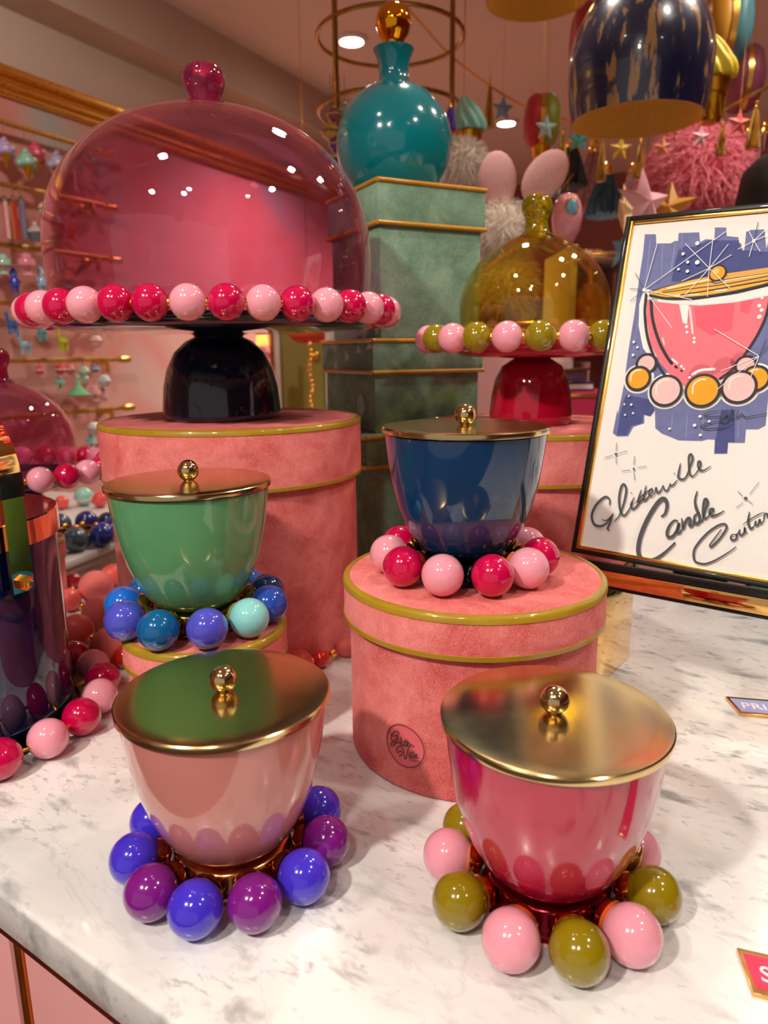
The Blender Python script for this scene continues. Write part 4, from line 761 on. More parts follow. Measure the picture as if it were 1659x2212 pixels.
def fur(n, r, ln, wd, curl, seed, squash=1.0):
    rr = random.Random(seed); bm = bmesh.new()
    for i in range(n):
        z = rr.uniform(-1, 1); a = rr.uniform(0, 2*PI); q = math.sqrt(1-z*z); d = Vector((q*math.cos(a), q*math.sin(a), z)); t = d.orthogonal().normalized(); t.rotate(Matrix.Rotation(rr.uniform(0, 2*PI), 3, d))
        L = ln*rr.uniform(.6, 1.15); p = d*r*.93; b = d.cross(t); prev = None; w0 = wd*rr.uniform(.7, 1.2)
        for k in range(4):
            f = k/3; c = p+d*L*f*(1-.25*curl*f)+t*L*curl*f*f*.8-Vector((0, 0, L*.25*f*f)); ww = w0*(1-f)+.0002
            cur = (bm.verts.new(c-b*ww/2), bm.verts.new(c+b*ww/2))
            if prev: bm.faces.new((prev[0], prev[1], cur[1], cur[0]))
            prev = cur
    me = bpy.data.meshes.new('fur'); bm.to_mesh(me); bm.free(); me.shade_smooth(); return me
def macaron(p, r, th, c1, c2, label, rz, cone=False, drop=.1):
    e = empty('macaron_ornament', tuple(p), rz, label, 'ornament', 'giant sweets hung from the ceiling')
    sh = lathe([(0, th*.5), (r*.55, th*.47), (r*.85, th*.36), (r*.98, th*.2), (r, th*.08), (r*.96, .0), (0, 0)], 40, 60)
    mk('shell', sh, matte(c1, .5, .05, 30), e, (th*-.06, 0, 0), (0, -PI/2, 0)); mk('shell', sh, matte(c2, .5, .05, 30), e, (th*.06, 0, 0), (0, PI/2, 0))
    mk('gold_filling', lathe([(0, -th*.07), (r*1.01, -th*.07), (r*1.01, th*.07), (0, th*.07)], 40, 40), metal((232, 176, 84), .3), e, (0, 0, 0), (0, PI/2, 0))
    if cone: mk('gold_cup', lathe([(0, -r*1.45), (r*.28, -r*1.45), (r*.36, -r*.9), (r*.40, -r*.86), (0, -r*.8)], 24, 40), metal((226, 160, 40), .3, .1, 30, .2), e)
    mk('hanging_cord', LOOPM, GOLD, e, (0, 0, r), (0, 0, 0), (1, 1, max(.02, drop)))
    return e
def big_cone(p, s, c, label, rz=0, drop=.1):
    e = empty('giant_ice_cream', tuple(p), rz, label, 'ornament', 'giant sweets hung from the ceiling')
    bm = bmesh.new(); n = 72; rows = []; K = 18
    for k in range(K+1):
        t = k/K; rr = s*(1.0+.10*math.sin(PI*min(1, t*2.2)))*(1-t**2.1)**.8+s*.03; lean = -s*.40*t*t
        rows.append([bm.verts.new((lean+rr*(1+.12*math.sin(9*(2*PI*i/n)+t*9))*math.cos(2*PI*i/n), rr*(1+.12*math.sin(9*(2*PI*i/n)+t*9))*math.sin(2*PI*i/n), s*2.3*t)) for i in range(n)])
    for a, b in zip(rows, rows[1:]):
        for i in range(n): bm.faces.new((a[i], a[(i+1) % n], b[(i+1) % n], b[i]))
    bm.faces.new(rows[0]); bm.faces.new(rows[-1]); mk('soft_serve', finish(bm, 70), matte(c, .55, .05, 30), e)
    ym = metal((226, 158, 34), .3, .1, 40, .3)
    mk('cone_rim', lathe([(0, 0), (s*.82, 0), (s*.90, -s*.1), (s*.82, -s*.75), (s*.74, -s*.8), (0, -s*.8)], 32, 35), ym, e)
    mk('cone_cup', lathe([(0, -s*.7), (s*.72, -s*.8), (s*.55, -s*2.1), (s*.45, -s*2.2), (0, -s*2.2)], 32, 35), ym, e)
    for k in range(8):
        t = 2*PI*k/8; mk('waffle_rib', tube([(s*.71*math.cos(t), s*.71*math.sin(t), -s*.95), (s*.60*math.cos(t+.5), s*.60*math.sin(t+.5), -s*1.9)], s*.05, 6), ym, e)
    mk('hanging_cord', LOOPM, GOLD, e, (-s*.40, 0, s*2.3), (0, 0, 0), (1, 1, max(.02, drop)))
    return e

rh = empty('ring_hanger', (0.028, 2.0, CEIL), 0, 'gold double ring hanger above the turquoise bottle', 'hanger')
RG = metal((170, 128, 60), .28)
for z_ in (1.138, 0.968): mk('gold_ring', torus(0.182, .0055, 72, 8), RG, rh, (0, 0, z_-CEIL))
for a_ in (-37, 224): mk('upright', box(.012, .008, CEIL-0.808, .001), RG, rh, (0.182*math.cos(R(a_)), 0.182*math.sin(R(a_)), 0.808-CEIL), (0, 0, R(a_)+PI/2))
mk('top_ring', torus(0.182, .008, 72, 8), RG, rh, (0, 0, -.008))

e, top = ornament('ball', (-0.102, 1.750, 0.890), 0.0151, (150, 70, 76), (226, 170, 60), 'burgundy bauble hung on the gold ring', 'ornaments on the ring hanger'); hang(e, top, 0.0151, 0.063)
e, top = ornament('ball', (-0.078, 1.750, 0.897), 0.0162, (110, 160, 130), (226, 170, 60), 'green bauble hung on the gold ring beside the bottle', 'ornaments on the ring hanger'); hang(e, top, 0.0162, 0.055)
e, top = ornament('ball', (-0.110, 1.750, 0.855), 0.0197, (206, 150, 60), (120, 90, 40), 'gold bauble hung below the ring at its left', 'ornaments on the ring hanger'); hang(e, top, 0.0197, 0.094)
e, top = ornament('ball', (-0.097, 1.750, 0.829), 0.0174, (110, 50, 140), (200, 150, 60), 'purple bauble hung below the ring at its left', 'ornaments on the ring hanger'); hang(e, top, 0.0174, 0.122)
e, top = ornament('cup', (-0.104, 1.750, 0.797), 0.0186, (190, 150, 80), (60, 90, 80), 'gold cupcake ornament hung left of the bottle', 'ornaments on the ring hanger'); hang(e, top, 0.0186, 0.152)
e, top = ornament('ball', (-0.088, 1.750, 0.771), 0.0162, (220, 120, 110), (226, 180, 120), 'coral bauble hung low left of the bottle', 'ornaments on the ring hanger'); hang(e, top, 0.0162, 0.181)
e, top = ornament('ball', (0.163, 1.750, 0.833), 0.0128, (60, 160, 170), (226, 170, 60), 'teal bauble hung right of the bottle', 'ornaments on the ring hanger'); hang(e, top, 0.0128, 0.122)
e, top = ornament('star', (0.160, 1.750, 0.852), 0.0151, (226, 50, 60), (250, 120, 120), 'red star hung right of the bottle', 'ornaments on the ring hanger'); hang(e, top, 0.0151, 0.101)
tassel((0.157, 1.750, 0.902), 0.0441, 0.0128, (120, 70, 190), 'purple tassel hung right of the bottle', 'ornaments on the ring hanger', False, None, 0.030)
gw = [(0.048, 2.600, 1.504), (0.125, 2.500, 1.377), (0.236, 2.450, 1.248), (0.402, 2.400, 1.121), (0.516, 2.300, 1.042), (0.612, 2.200, 0.983), (0.694, 1.950, 0.899), (0.736, 1.780, 0.881), (0.803, 1.750, 0.909), (0.901, 1.750, 0.958)]
g0 = Vector(gw[0])
tag(mk('garland_cord', tube([Vector(p)-g0 for p in catmull(gw, 6)], .0035, 6), GOLD, None, g0), 'gold cord strung across the ceiling carrying stars and tassels', 'garland')
tassel((0.338, 2.420, 1.166), 0.1155, 0.0144, (214, 178, 104), 'gold tassel left of the blue star', 'gold tassels on the ceiling garland', True, None, 0.030)
tassel((0.456, 2.350, 1.088), 0.1091, 0.0125, (214, 178, 104), 'gold tassel behind the red and green macaron', 'gold tassels on the ceiling garland', True, None, 0.030)
tassel((0.535, 2.280, 0.987), 0.0786, 0.0136, (214, 178, 104), 'gold tassel right of the red and green macaron', 'gold tassels on the ceiling garland', True, None, 0.030)
tassel((0.572, 2.000, 0.893), 0.0902, 0.0119, (214, 178, 104), 'gold tassel left of the golden star', 'gold tassels on the ceiling garland', True, None, 0.030)
tassel((0.670, 2.000, 0.887), 0.0796, 0.0133, (214, 178, 104), 'gold tassel right of the golden star', 'gold tassels on the ceiling garland', True, None, 0.030)
tassel((0.772, 1.760, 0.859), 0.0583, 0.0105, (214, 178, 104), 'gold tassel between the pink and coral stars', 'gold tassels on the ceiling garland', True, None, 0.030)
tassel((0.839, 1.750, 0.892), 0.0789, 0.0151, (214, 178, 104), 'gold tassel right of the coral star', 'gold tassels on the ceiling garland', True, None, 0.030)
tassel((0.618, 2.500, 1.008), 0.1160, 0.0497, (62, 66, 66), 'charcoal tassel below the teal star', 'fabric tassels on the ceiling garland', False, None, 0.569)
tassel((0.715, 2.600, 1.019), 0.1810, 0.0517, (190, 130, 128), 'dusty pink tassel between charcoal and blue tassels', 'fabric tassels on the ceiling garland', False, None, 0.545)
tassel((0.674, 2.300, 0.882), 0.1144, 0.0549, (74, 110, 132), 'steel blue tassel below the golden star', 'fabric tassels on the ceiling garland', False, None, 0.695)
tassel((0.820, 2.500, 0.930), 0.1160, 0.0398, (232, 186, 192), 'pale pink tassel below the golden star', 'fabric tassels on the ceiling garland', False, None, 0.647)
tassel((1.128, 2.400, 1.017), 0.1909, 0.0541, (74, 84, 96), 'slate tassel behind the pink fluffy lamp', 'fabric tassels on the ceiling garland', False, None, 0.545)
tassel((1.313, 2.650, 1.083), 0.1669, 0.0492, (196, 120, 122), 'rose tassel at the right edge', 'fabric tassels on the ceiling garland', False, None, 0.483)
st = empty('star_ornament', (0.368, 2.350, 1.079), R(15), 'dusty blue star ornament beside the recessed light', 'ornament', 'stars on the ceiling garland'); mk('star', STAR, matte((130, 160, 196), .5, .04, 30), st, (0, 0, 0), (R(10), 0, 0), 0.0374); mk('hanging_cord', LOOPM, GOLD, st, (0, 0, 0.0337), (0, 0, 0), (1, 1, 0.488))
st = empty('star_ornament', (0.425, 2.000, 0.929), R(10), 'pale teal star ornament in front of the red macaron', 'ornament', 'stars on the ceiling garland'); mk('star', STAR, matte((170, 206, 200), .5, .04, 30), st, (0, 0, 0), (R(12), 0, 0), 0.0318); mk('hanging_cord', LOOPM, GOLD, st, (0, 0, 0.0286), (0, 0, 0), (1, 1, 0.642))
st = empty('star_ornament', (0.562, 2.200, 0.953), R(-10), 'teal star ornament above the charcoal tassel', 'ornament', 'stars on the ceiling garland'); mk('star', STAR, matte((90, 196, 190), .5, .04, 30), st, (0, 0, 0), (R(35), 0, 0), 0.0365); mk('hanging_cord', LOOPM, GOLD, st, (0, 0, 0.0328), (0, 0, 0), (1, 1, 0.614))
st = empty('star_ornament', (0.603, 1.950, 0.864), R(5), 'golden star ornament below the navy lamp shade', 'ornament', 'stars on the ceiling garland'); mk('star', STAR, matte((226, 186, 60), .5, .04, 30), st, (0, 0, 0), (R(10), 0, 0), 0.0310); mk('hanging_cord', LOOPM, GOLD, st, (0, 0, 0.0279), (0, 0, 0), (1, 1, 0.708))
st = empty('star_ornament', (0.724, 1.760, 0.839), R(15), 'pale pink star ornament above the fluffy lamp', 'ornament', 'stars on the ceiling garland'); mk('star', STAR, matte((240, 180, 192), .5, .04, 30), st, (0, 0, 0), (R(5), 0, 0), 0.0257); mk('hanging_cord', LOOPM, GOLD, st, (0, 0, 0.0231), (0, 0, 0), (1, 1, 0.738))
st = empty('star_ornament', (0.655, 1.800, 0.829), R(-20), 'orange star ornament left of the fluffy lamp', 'ornament', 'stars on the ceiling garland'); mk('star', STAR, matte((236, 150, 110), .5, .04, 30), st, (0, 0, 0), (R(5), 0, 0), 0.0227); mk('hanging_cord', LOOPM, GOLD, st, (0, 0, 0.0204), (0, 0, 0), (1, 1, 0.751))
st = empty('star_ornament', (0.799, 1.740, 0.861), R(10), 'coral star ornament right of the fluffy lamp', 'ornament', 'stars on the ceiling garland'); mk('star', STAR, matte((240, 100, 100), .5, .04, 30), st, (0, 0, 0), (R(5), 0, 0), 0.0300); mk('hanging_cord', LOOPM, GOLD, st, (0, 0, 0.0270), (0, 0, 0), (1, 1, 0.712))
st = empty('star_ornament', (0.586, 1.700, 0.688), R(25), 'large faceted pink star behind the top of the framed sign', 'ornament', 'stars on the ceiling garland'); mk('star', STAR, matte((236, 170, 180), .5, .04, 30), st, (0, 0, 0), (R(-8), 0, 0), 0.0789); mk('hanging_cord', LOOPM, GOLD, st, (0, 0, 0.0710), (0, 0, 0), (1, 1, 0.841))
st = empty('star_ornament', (0.658, 1.740, 0.685), R(-30), 'large mustard star behind the top of the framed sign', 'ornament', 'stars on the ceiling garland'); mk('star', STAR, matte((214, 150, 40), .5, .04, 30), st, (0, 0, 0), (R(-8), 0, 0), 0.0600); mk('hanging_cord', LOOPM, GOLD, st, (0, 0, 0.0540), (0, 0, 0), (1, 1, 0.861))
st = empty('star_ornament', (0.595, 1.850, 0.694), R(60), 'large sand coloured star behind the upper left corner of the sign', 'ornament', 'stars on the ceiling garland'); mk('star', STAR, matte((226, 190, 140), .5, .04, 30), st, (0, 0, 0), (R(-8), 0, 0), 0.0711); mk('hanging_cord', LOOPM, GOLD, st, (0, 0, 0.0640), (0, 0, 0), (1, 1, 0.842))
st = empty('star_ornament', (0.544, 1.700, 0.591), R(40), 'large blue grey star behind the left edge of the sign', 'ornament', 'stars on the ceiling garland'); mk('star', STAR, matte((120, 160, 180), .5, .04, 30), st, (0, 0, 0), (R(10), 0, 0), 0.0496); mk('hanging_cord', LOOPM, GOLD, st, (0, 0, 0.0446), (0, 0, 0), (1, 1, 0.964))
macaron((0.434, 2.100, 0.973), 0.0668, 0.0863, (196, 44, 50), (130, 140, 40), 'red and green macaron ornament on a gold cup', R(-8), True, 0.560)
macaron((0.854, 1.980, 1.143), 0.0945, 0.0998, (214, 150, 40), (80, 140, 150), 'mustard and teal macaron ornament behind the yellow ice cream', R(-10), False, 0.363)
macaron((1.011, 2.200, 1.102), 0.0846, 0.0875, (150, 70, 96), (150, 70, 96), 'plum macaron ornament at the right edge', R(-12), False, 0.413)
macaron((0.577, 2.200, 1.206), 0.0904, 0.0875, (190, 50, 64), (190, 50, 64), 'crimson macaron ornament behind the navy lamp shade', R(-5), False, 0.303)
big_cone((0.212, 1.850, 0.881), 0.0343, (150, 214, 194), 'mint green giant ice cream cone right of the turquoise bottle', R(0), 0.634)
big_cone((0.675, 1.600, 0.903), 0.0371, (226, 196, 40), 'yellow giant ice cream cone right of the navy lamp shade', R(10), 0.604)

def shade_mat():
    m, nt, b = nodes('marbled_shade'); tc = nt.nodes.new('ShaderNodeTexCoord'); mp = nt.nodes.new('ShaderNodeMapping'); mp.inputs['Scale'].default_value = (9, 9, 1.7)
    n = nt.nodes.new('ShaderNodeTexNoise'); n.inputs['Scale'].default_value = 1.0; n.inputs['Detail'].default_value = 5; nt.links.new(tc.outputs['Object'], mp.inputs[0]); nt.links.new(mp.outputs[0], n.inputs['Vector'])
    r = ramp(nt, n.outputs[0], [(.50, lin((14, 24, 54))), (.56, lin((40, 44, 66))), (.60, lin((150, 108, 62)))]); nt.links.new(r.outputs[0], b.inputs['Base Color'])
    b.inputs['Roughness'].default_value = .25; b.inputs['Coat Weight'].default_value = 1; b.inputs['Coat Roughness'].default_value = .03; return m
SHADE = shade_mat(); LEAFG = metal((206, 168, 100), .38, .3, 90, .8)
def lamp_shade(p, s, drop, label):
    e = empty('pendant_lamp', tuple(p), 0, label, 'lamp', 'glass pendant lamps with gold lining')
    prof = [(.0, 1.86), (.20, 1.85), (.45, 1.76), (.70, 1.56), (.88, 1.26), (.985, .92), (1.0, .62), (.97, .30), (.925, 0)]
    outer = [(max(0, q.x), q.z) for q in catmull([(r_, 0, z_) for r_, z_ in prof], 4)]
    mk('glass_shade', lathe(outer, 64, 60), SHADE, e, (0, 0, 0), (0, 0, 0), s)
    mk('gold_lining', lathe([(.925, 0)]+[(max(0, r_-.035), z_-.03 if z_ > .1 else z_) for r_, z_ in outer[::-1]], 64, 60), LEAFG, e, (0, 0, 0), (0, 0, 0), s)
    mk('cap', lathe([(0, 2.1), (.09, 2.1), (.12, 1.95), (.16, 1.84), (0, 1.84)], 24, 40), BLACK, e, (0, 0, 0), (0, 0, 0), s)
    mk('cord', tube([(0, 0, 2.05*s), (0, 0, 2.05*s+drop)], .003, 6), BLACK, e)
    mk('bulb', lathe([(0, .75), (.10, .80), (.16, .95), (.10, 1.15), (.08, 1.3), (0, 1.3)], 24, 60), emit((255, 205, 120), 1.5), e, (0, 0, 0), (0, 0, 0), s)
    l = bpy.data.lights.new('bulb_light', 'POINT'); l.energy = .25; l.color = lin((255, 200, 130))[:3]; l.shadow_soft_size = .02
    lo = bpy.data.objects.new('bulb_light', l); COL.objects.link(lo); lo.parent = e; lo.location = (0, 0, s*.62)
lamp_shade((0.492, 1.500, 0.799), 0.1313, 0.532, 'navy and gold streaked glass pendant lamp above the framed sign')
lamp_shade((0.345, 1.750, 1.114), 0.1207, 0.239, 'second glass pendant lamp cut off by the top edge')


fl = empty('fluffy_lamp', (0.816, 2.000, 0.802), 0, 'pink fluffy feather ball lamp behind the framed sign', 'lamp')
mk('core', sphere(0.1098, 32, 18), matte((232, 112, 128), .9), fl)
tag(mk('feathers', fur(5200, 0.1220, 0.0512, .0035, 1.0, 3), matte((250, 140, 156), .8, .1, 40), fl), kind='stuff')
for i in range(5): mk('stem_bead', UN, gl((236, 150, 170) if i % 2 == 0 else (214, 170, 90)), fl, (-.012, 0, 0.1220+.012+i*.021), (0, 0, 0), (.016, .016, .012))
mk('cord', LOOPM, GOLD, fl, (-.012, 0, 0.1220+.1), (0, 0, 0), (1, 1, 0.576))


WF = matte((240, 226, 212), .95, .05, 40)
pz = 0.616
pb = empty('plush_bunny', (0.259, 1.620, 0.616), R(165), 'white fluffy plush bunny with pink ears behind the olive dome', 'plush toy')
mk('body', sphere(.068, 32, 18), WF, pb, (0, 0, -.10)); mk('head', sphere(.060, 32, 18), WF, pb)
tag(mk('body_fur', fur(2600, .072, .030, .0022, .6, 4), WF, pb, (0, 0, -.10)), kind='stuff'); tag(mk('head_fur', fur(2600, .062, .032, .0022, .6, 5), WF, pb, (0, 0, 0)), kind='stuff')
for q, a_ in ((.012, 6), (-.085, -38)):
    mk('ear', UN, matte((236, 178, 176), .8), pb, (q, .01, .105), (0, R(a_), 0), (.040, .016, .058))
pn = empty('plinth', tuple(pb.location)[:2]+(FLOOR,), 0, 'pink plinth under the plush bunny', 'plinth'); mk('column', box(.16, .16, pz-.185-FLOOR-.02, .003), matte((226, 160, 160), .6, .03), pn); mk('cap', box(.18, .18, .02, .003), GOLD, pn, (0, 0, pz-.185-FLOOR-.02))
for q in (-1, 1): mk('foot', UN, WF, pb, (q*.045, -.05, -.165), (0, 0, 0), (.03, .045, .02)); mk('eye', UN, BLACK, pb, (q*.02, -.066, .01), (0, 0, 0), .006)
mk('nose', UN, matte((226, 120, 130)), pb, (0, -.07, -.008), (0, 0, 0), .007)


pp = empty('fluffy_pompom', (0.187, 1.750, 0.784), 0, 'white fluffy pompom hanging behind the top green box', 'ornament'); mk('core', sphere(.045, 24, 14), WF, pp); tag(mk('pompom_fur', fur(2600, .047, .028, .0022, .5, 6), WF, pp), kind='stuff'); mk('hanging_cord', LOOPM, GOLD, pp, (0, 0, .045), (0, 0, 0), (1, 1, 0.771))


eg = empty('egg_ornament', (0.415, 1.700, 0.661), 0, 'pink egg ornament with blue oval and mint ball above the olive dome', 'ornament')
mk('egg', lathe([(0, -.055), (.018, -.050), (.030, -.028), (.034, 0), (.031, .025), (.020, .046), (0, .052)], 28, 70), gl((240, 160, 172)), eg); mk('blue_oval', UN, gl((120, 186, 216)), eg, (.002, -.032, .016), (0, 0, 0), (.013, .006, .017)); mk('gold_rim', torus(1, .12, 28, 6), GOLD, eg, (.002, -.032, .016), (PI/2, 0, 0), (.014, .018, .014))
mk('mint_ball', UN, gl((130, 170, 150)), eg, (-.031, 0, .057), (0, 0, 0), .015); mk('gold_leaf', tube([(-.02, 0, .055), (.012, 0, .09)], lambda t: .001+.006*math.sin(PI*t*.97+.05), 8), GOLD, eg); mk('hanging_cord', LOOPM, GOLD, eg, (0, 0, .05), (0, 0, 0), (1, 1, 0.889))


su = empty('shelf_unit', (0.661, 2.29, FLOOR), 0, 'white shelf unit in the background behind the framed sign', 'shelf')
SWH = gloss((220, 206, 198), .5, .2)
for z_ in (0.642, 0.387, 0.137, -0.163): mk('shelf_board', box(0.214, .36, .022, .003), SWH, su, (0, 0, z_-FLOOR-.022)); mk('shelf_edge', box(0.214, .006, .010, .001), GOLD, su, (0, -.183, z_-FLOOR-.016))
for q in (-1, 1): mk('side_panel', box(.02, .34, 0.642-FLOOR+.02, .003), SWH, su, (q*0.117, 0, 0))
mk('back_panel', box(0.214, .01, 0.642-FLOOR, .001), matte((214, 120, 116), .8), su, (0, .175, 0))
va = empty('pink_vase', (0.612, 2.19, 0.387), 0, 'pink vase with beaded gold neck beside the olive dome', 'vase')
mk('vase_body', lathe([(0, 0), (.035, 0), (.045, .01), (.062, .06), (.064, .10), (.052, .14), (.026, .168), (.024, .175), (0, .175)], 40, 60), gl((238, 150, 150)), va)
mk('gold_neck', lathe([(.024, .172), (.023, .18), (.022, .255), (.027, .262), (.020, .262), (0, .25)], 32, 40), metal((214, 140, 30), .25, .1, 60, .3), va)
for i in range(10): mk('neck_bead', UN, GOLD, va, (.026*math.cos(2*PI*i/10), .026*math.sin(2*PI*i/10), .262), (0, 0, 0), .0075)


mc = empty('magenta_chest', (0.327, 1.90, FLOOR), 0, 'tall magenta chest behind the magenta cake stand', 'chest')
MG = matte((190, 14, 74), .55)
mk('carcass', box(0.164, .20, 0.353-FLOOR, .003), MG, mc); mk('gold_edge', box(0.168, .204, .008, .001), GOLD, mc, (0, 0, 0.329-FLOOR))
for k in range(3): d_ = mk('drawer', box(0.144, .012, .17, .003), MG, mc, (0, -.102, 0.353-FLOOR-.26-k*.19)); mk('knob', UN, GOLD, d_, (0, -.015, .085), (0, 0, 0), .010)


mc = empty('magenta_chest', (0.497, 1.90, FLOOR), 0, 'lower magenta chest left of the framed sign', 'chest')
MG = matte((190, 14, 74), .55)
mk('carcass', box(0.166, .20, 0.270-FLOOR, .003), MG, mc); mk('gold_edge', box(0.170, .204, .008, .001), GOLD, mc, (0, 0, 0.258-FLOOR))
for k in range(3): d_ = mk('drawer', box(0.146, .012, .17, .003), MG, mc, (0, -.102, 0.270-FLOOR-.26-k*.19)); mk('knob', UN, GOLD, d_, (0, -.015, .085), (0, 0, 0), .010)


nb = empty('navy_book', (0.476, 1.9000000000000001, 0.270), R(12), 'navy book lying on the lower magenta chest', 'book'); mk('cover', box(.12, .10, .004, .001), matte((34, 32, 84), .5), nb); mk('pages', box(.114, .094, .014, .001), PAPER, nb, (.0, 0, .004)); mk('cover', box(.12, .10, .004, .001), matte((34, 32, 84), .5), nb, (0, 0, .018))
ab = empty('acrylic_box', (0.476, 1.9000000000000001, 0.2923), R(4), 'clear box with mauve contents on the navy book', 'box'); mk('clear_case', box(.105, .08, .050, .002), thin_glass('clear_acrylic', (.97, .95, .96)), ab); mk('contents', box(.090, .065, .026, .003), matte((120, 84, 120), .6), ab, (0, 0, .003)); mk('gold_band', box(.106, .081, .004, .0005), GOLD, ab, (0, 0, .030))


oc = empty('olive_cupboard', (-0.315, 3.1, FLOOR), 0, 'olive green cupboard with gold knob seen under the large cake stand', 'cupboard')
mk('door', box(0.166, .02, 0.502-FLOOR, .003), matte((150, 140, 50), .6), oc, (0, -.2, 0)); mk('carcass', box(0.166, .36, 0.502-FLOOR, .003), matte((150, 140, 50), .6), oc); mk('door_knob', sphere(.018, 20, 12), GOLD, oc, (0.050, -.225, 0.364-FLOOR))
mk('white_jamb', box(.04, .06, 0.502-FLOOR+.05, .003), SWH, oc, (-0.107, -.19, 0)); mk('mint_jamb', box(.05, .06, 0.502-FLOOR+.05, .003), matte((168, 204, 180), .6), oc, (0.111, -.19, 0))


rl = empty('paper_lantern', (-0.250, 2.500, 0.450), 0, 'orange red paper lantern hanging behind the large cake stand', 'lantern'); mk('shade', lathe([(.02, .06), (.05, .055), (.072, .025), (.076, 0), (.068, -.022), (.045, -.04), (.02, -.045), (0, -.045)], 24, 30), matte((226, 80, 50), .8), rl); mk('cord', LOOPM, GOLD, rl, (0, 0, .055), (0, 0, 0), (1, 1, 1.095))


ch = empty('bead_chain', (-0.227, 2.300, 0.398), 0, 'hanging chain of small gold beads in front of the olive cupboard', 'bead chain')
for i in range(14): mk('chain_bead', UN, GOLD, ch, (.004*math.sin(i), 0, -.016*i), (0, 0, 0), .0075)
mk('cord', LOOPM, GOLD, ch, (0, 0, 0), (0, 0, 0), (1, 1, 1.202))


cpole = empty('candy_pole', (-0.160, 2.2, FLOOR), 0, 'thin pink and white striped pole behind the green boxes', 'pole')
for i in range(16): mk('stripe', lathe([(.011, 0), (.011, .095), (0, .095)] if i < 15 else [(.011, 0), (.011, .05), (0, .06)], 14, 40), gl([(236, 226, 206), (214, 90, 130)][i % 2]), cpole, (0, 0, i*.095))
mk('foot', lathe([(0, 0), (.10, 0), (.10, .015), (0, .03)], 24), GOLD, cpole)


tl = empty('table_lamp', (-0.425, 2.6, FLOOR), 0, 'small lit lamp with pink base and gold post beside the pedestal', 'lamp')
mk('post', tube([(.03, .02, 0), (.03, .02, 0.414-FLOOR+.08)], .008, 10), metal((196, 130, 40), .3), tl); mk('base', lathe([(0, 0), (.09, 0), (.09, .02), (.0, .03)], 24), GOLD, tl)
mk('pink_body', lathe([(0, 0), (.02, 0), (.026, .03), (.014, .055), (0, .06)], 20, 60), gl((230, 110, 140)), tl, (0, 0, 0.414-FLOOR-.075)); mk('lamp_shade', lathe([(0, 0), (.020, 0), (.022, .01), (.018, .035), (.010, .04), (0, .04)], 20, 60), emit((255, 205, 90), 1.3), tl, (0, 0, 0.414-FLOOR-.012)); mk('arm', tube([(.03, .02, 0.414-FLOOR-.03), (0, 0, 0.414-FLOOR-.07)], .004, 8), GOLD, tl)


pe = empty('person', (0.857, 1.66, FLOOR), 0, 'person with black hair in dark clothes standing behind the framed sign', 'person')
HZ = 0.653-FLOOR
def skin(name, verts, edges, rad, mat, root=0, sub=2):
    me = bpy.data.meshes.new(name); me.from_pydata(verts, edges, []); o = mk(name, me, mat, pe)
    sk = o.modifiers.new('skin', 'SKIN'); 
    for v, r_ in zip(me.skin_vertices[0].data, rad): v.radius = (r_, r_*.8) if isinstance(r_, float) else r_
    me.skin_vertices[0].data[root].use_root = True
    o.modifiers.new('sub', 'SUBSURF').levels = sub; o.modifiers['sub'].render_levels = sub
    bpy.context.view_layer.update(); dg = bpy.context.evaluated_depsgraph_get(); m2 = bpy.data.meshes.new_from_object(o.evaluated_get(dg)); o.modifiers.clear(); o.data = m2; m2.shade_smooth(); return o
k = HZ/1.58
V = [(0, 0, .95*k), (0, 0, 1.15*k), (0, 0, 1.33*k), (0, 0, 1.405*k), (0, .005, 1.425*k),
     (.155, 0, 1.355*k), (.205, .02, 1.12*k), (.20, .14, .92*k), (.19, .19, .87*k), (-.155, 0, 1.355*k), (-.205, .02, 1.12*k), (-.20, .14, .92*k), (-.19, .19, .87*k),
     (.09, 0, .88*k), (.10, .02, .50*k), (.10, 0, .09*k), (.11, .10, .05), (-.09, 0, .88*k), (-.10, .02, .50*k), (-.10, 0, .09*k), (-.11, .10, .05)]
E_ = [(0, 1), (1, 2), (2, 3), (3, 4), (2, 5), (5, 6), (6, 7), (7, 8), (2, 9), (9, 10), (10, 11), (11, 12), (0, 13), (13, 14), (14, 15), (15, 16), (0, 17), (17, 18), (18, 19), (19, 20)]
RD = [(.135, .10), (.112, .085), (.105, .08), .052, .046, .058, .048, .036, .03, .058, .046, .034, .03, .085, .062, .045, .04, .085, .062, .045, .04]
skin('body', V, E_, RD, matte((24, 22, 26), .8), 0)
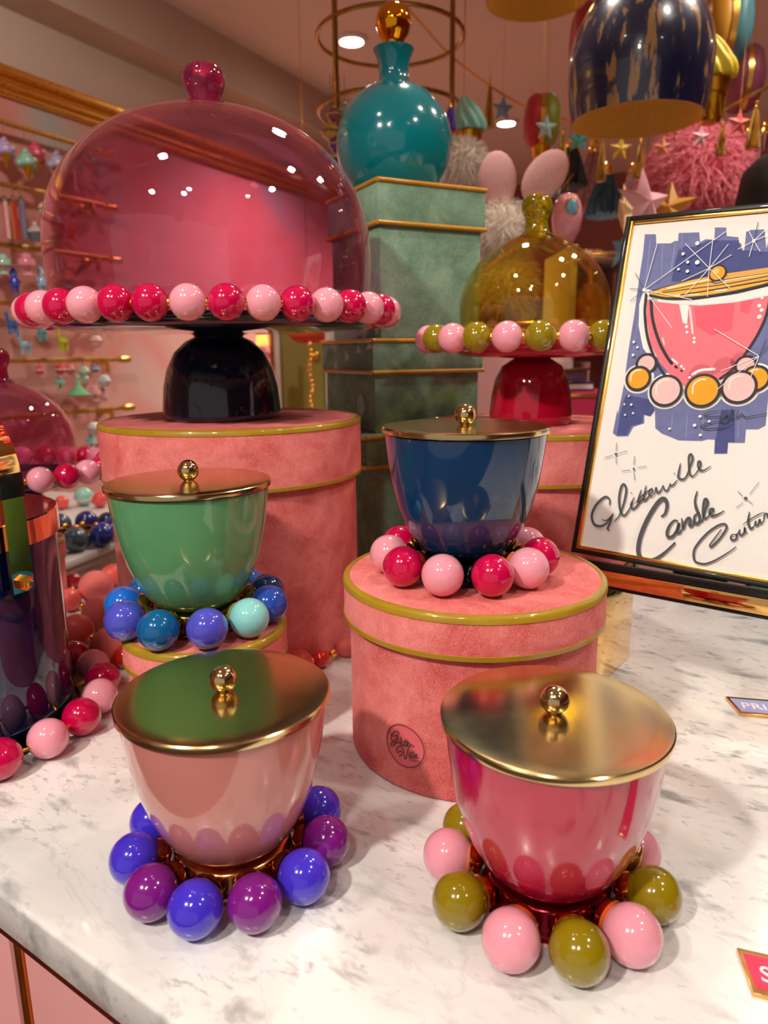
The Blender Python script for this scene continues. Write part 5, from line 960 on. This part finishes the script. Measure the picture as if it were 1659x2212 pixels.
hd_ = mk('head', lathe([(0, -.115), (.03, -.11), (.05, -.085), (.066, -.04), (.072, .0), (.073, .04), (.064, .08), (.04, .105), (0, .113)], 32, 70), matte((206, 160, 138), .6), pe, (0, .01, HZ), (0, 0, 0), (1, 1.22, 1))
mk('neck', tube([(0, 0, HZ-.19), (0, .004, HZ-.08)], .052, 16), matte((206, 160, 138), .6), pe)
mk('hair', lathe([(.05, -.085), (.070, -.075), (.081, -.03), (.083, .03), (.074, .09), (.046, .118), (0, .127)], 40, 70), matte((14, 12, 12), .6, .2, 60), pe, (0, -.012, HZ), (0, 0, 0), (1, 1.16, 1))
for q in (-1, 1): mk('ear', UN, matte((206, 160, 138), .6), hd_, (q*.073, .012, 0), (0, 0, 0), (.010, .018, .030)); mk('eye', UN, matte((30, 26, 24)), hd_, (q*.028, .066, .008), (0, 0, 0), .009)
mk('nose', UN, matte((206, 160, 138), .6), hd_, (0, .076, -.018), (0, 0, 0), (.010, .016, .02)); mk('mouth', UN, matte((170, 84, 80), .6), hd_, (0, .062, -.055), (0, 0, 0), (.022, .008, .006))
for q in (-1, 1):
    h_ = mk('hand', UN, matte((206, 160, 138), .6), pe, (q*.188, .215, .865*k), (R(-35), 0, 0), (.018, .036, .045))
    for f_ in range(4): mk('finger', tube(catmull([(q*(.188-.022+f_*.014), .225, .84*k), (q*(.188-.022+f_*.014), .24, .80*k), (q*(.188-.022+f_*.014), .232, .77*k)], 3), .0075, 8), matte((206, 160, 138), .6), pe)
    mk('thumb', tube(catmull([(q*.168, .225, .87*k), (q*.155, .245, .84*k), (q*.158, .25, .815*k)], 3), .009, 8), matte((206, 160, 138), .6), pe)


for t_, w_, c_, n_, lab in ((.155, .05, (60, 110, 100), 'teal_box', 'low teal box at the back of the marble, under the sign ledge'), (.36, .34, (14, 13, 14), 'dark_gap_block', 'long black block standing in for the dark gap behind the marble, below the sign')):
    b_ = empty(n_, tuple(tp(.0, .0)), TROT, lab, 'box'); b_.location = tp(-.245+t_-.0, 1.168); mk('case', box(w_-.004, .06, .045, .002), gloss(c_, .4, .4), b_); mk('lid', box(w_, .062, .012, .002), gloss(c_, .4, .4), b_, (0, 0, .045))  # the black one stands in for darkness beyond the table edge
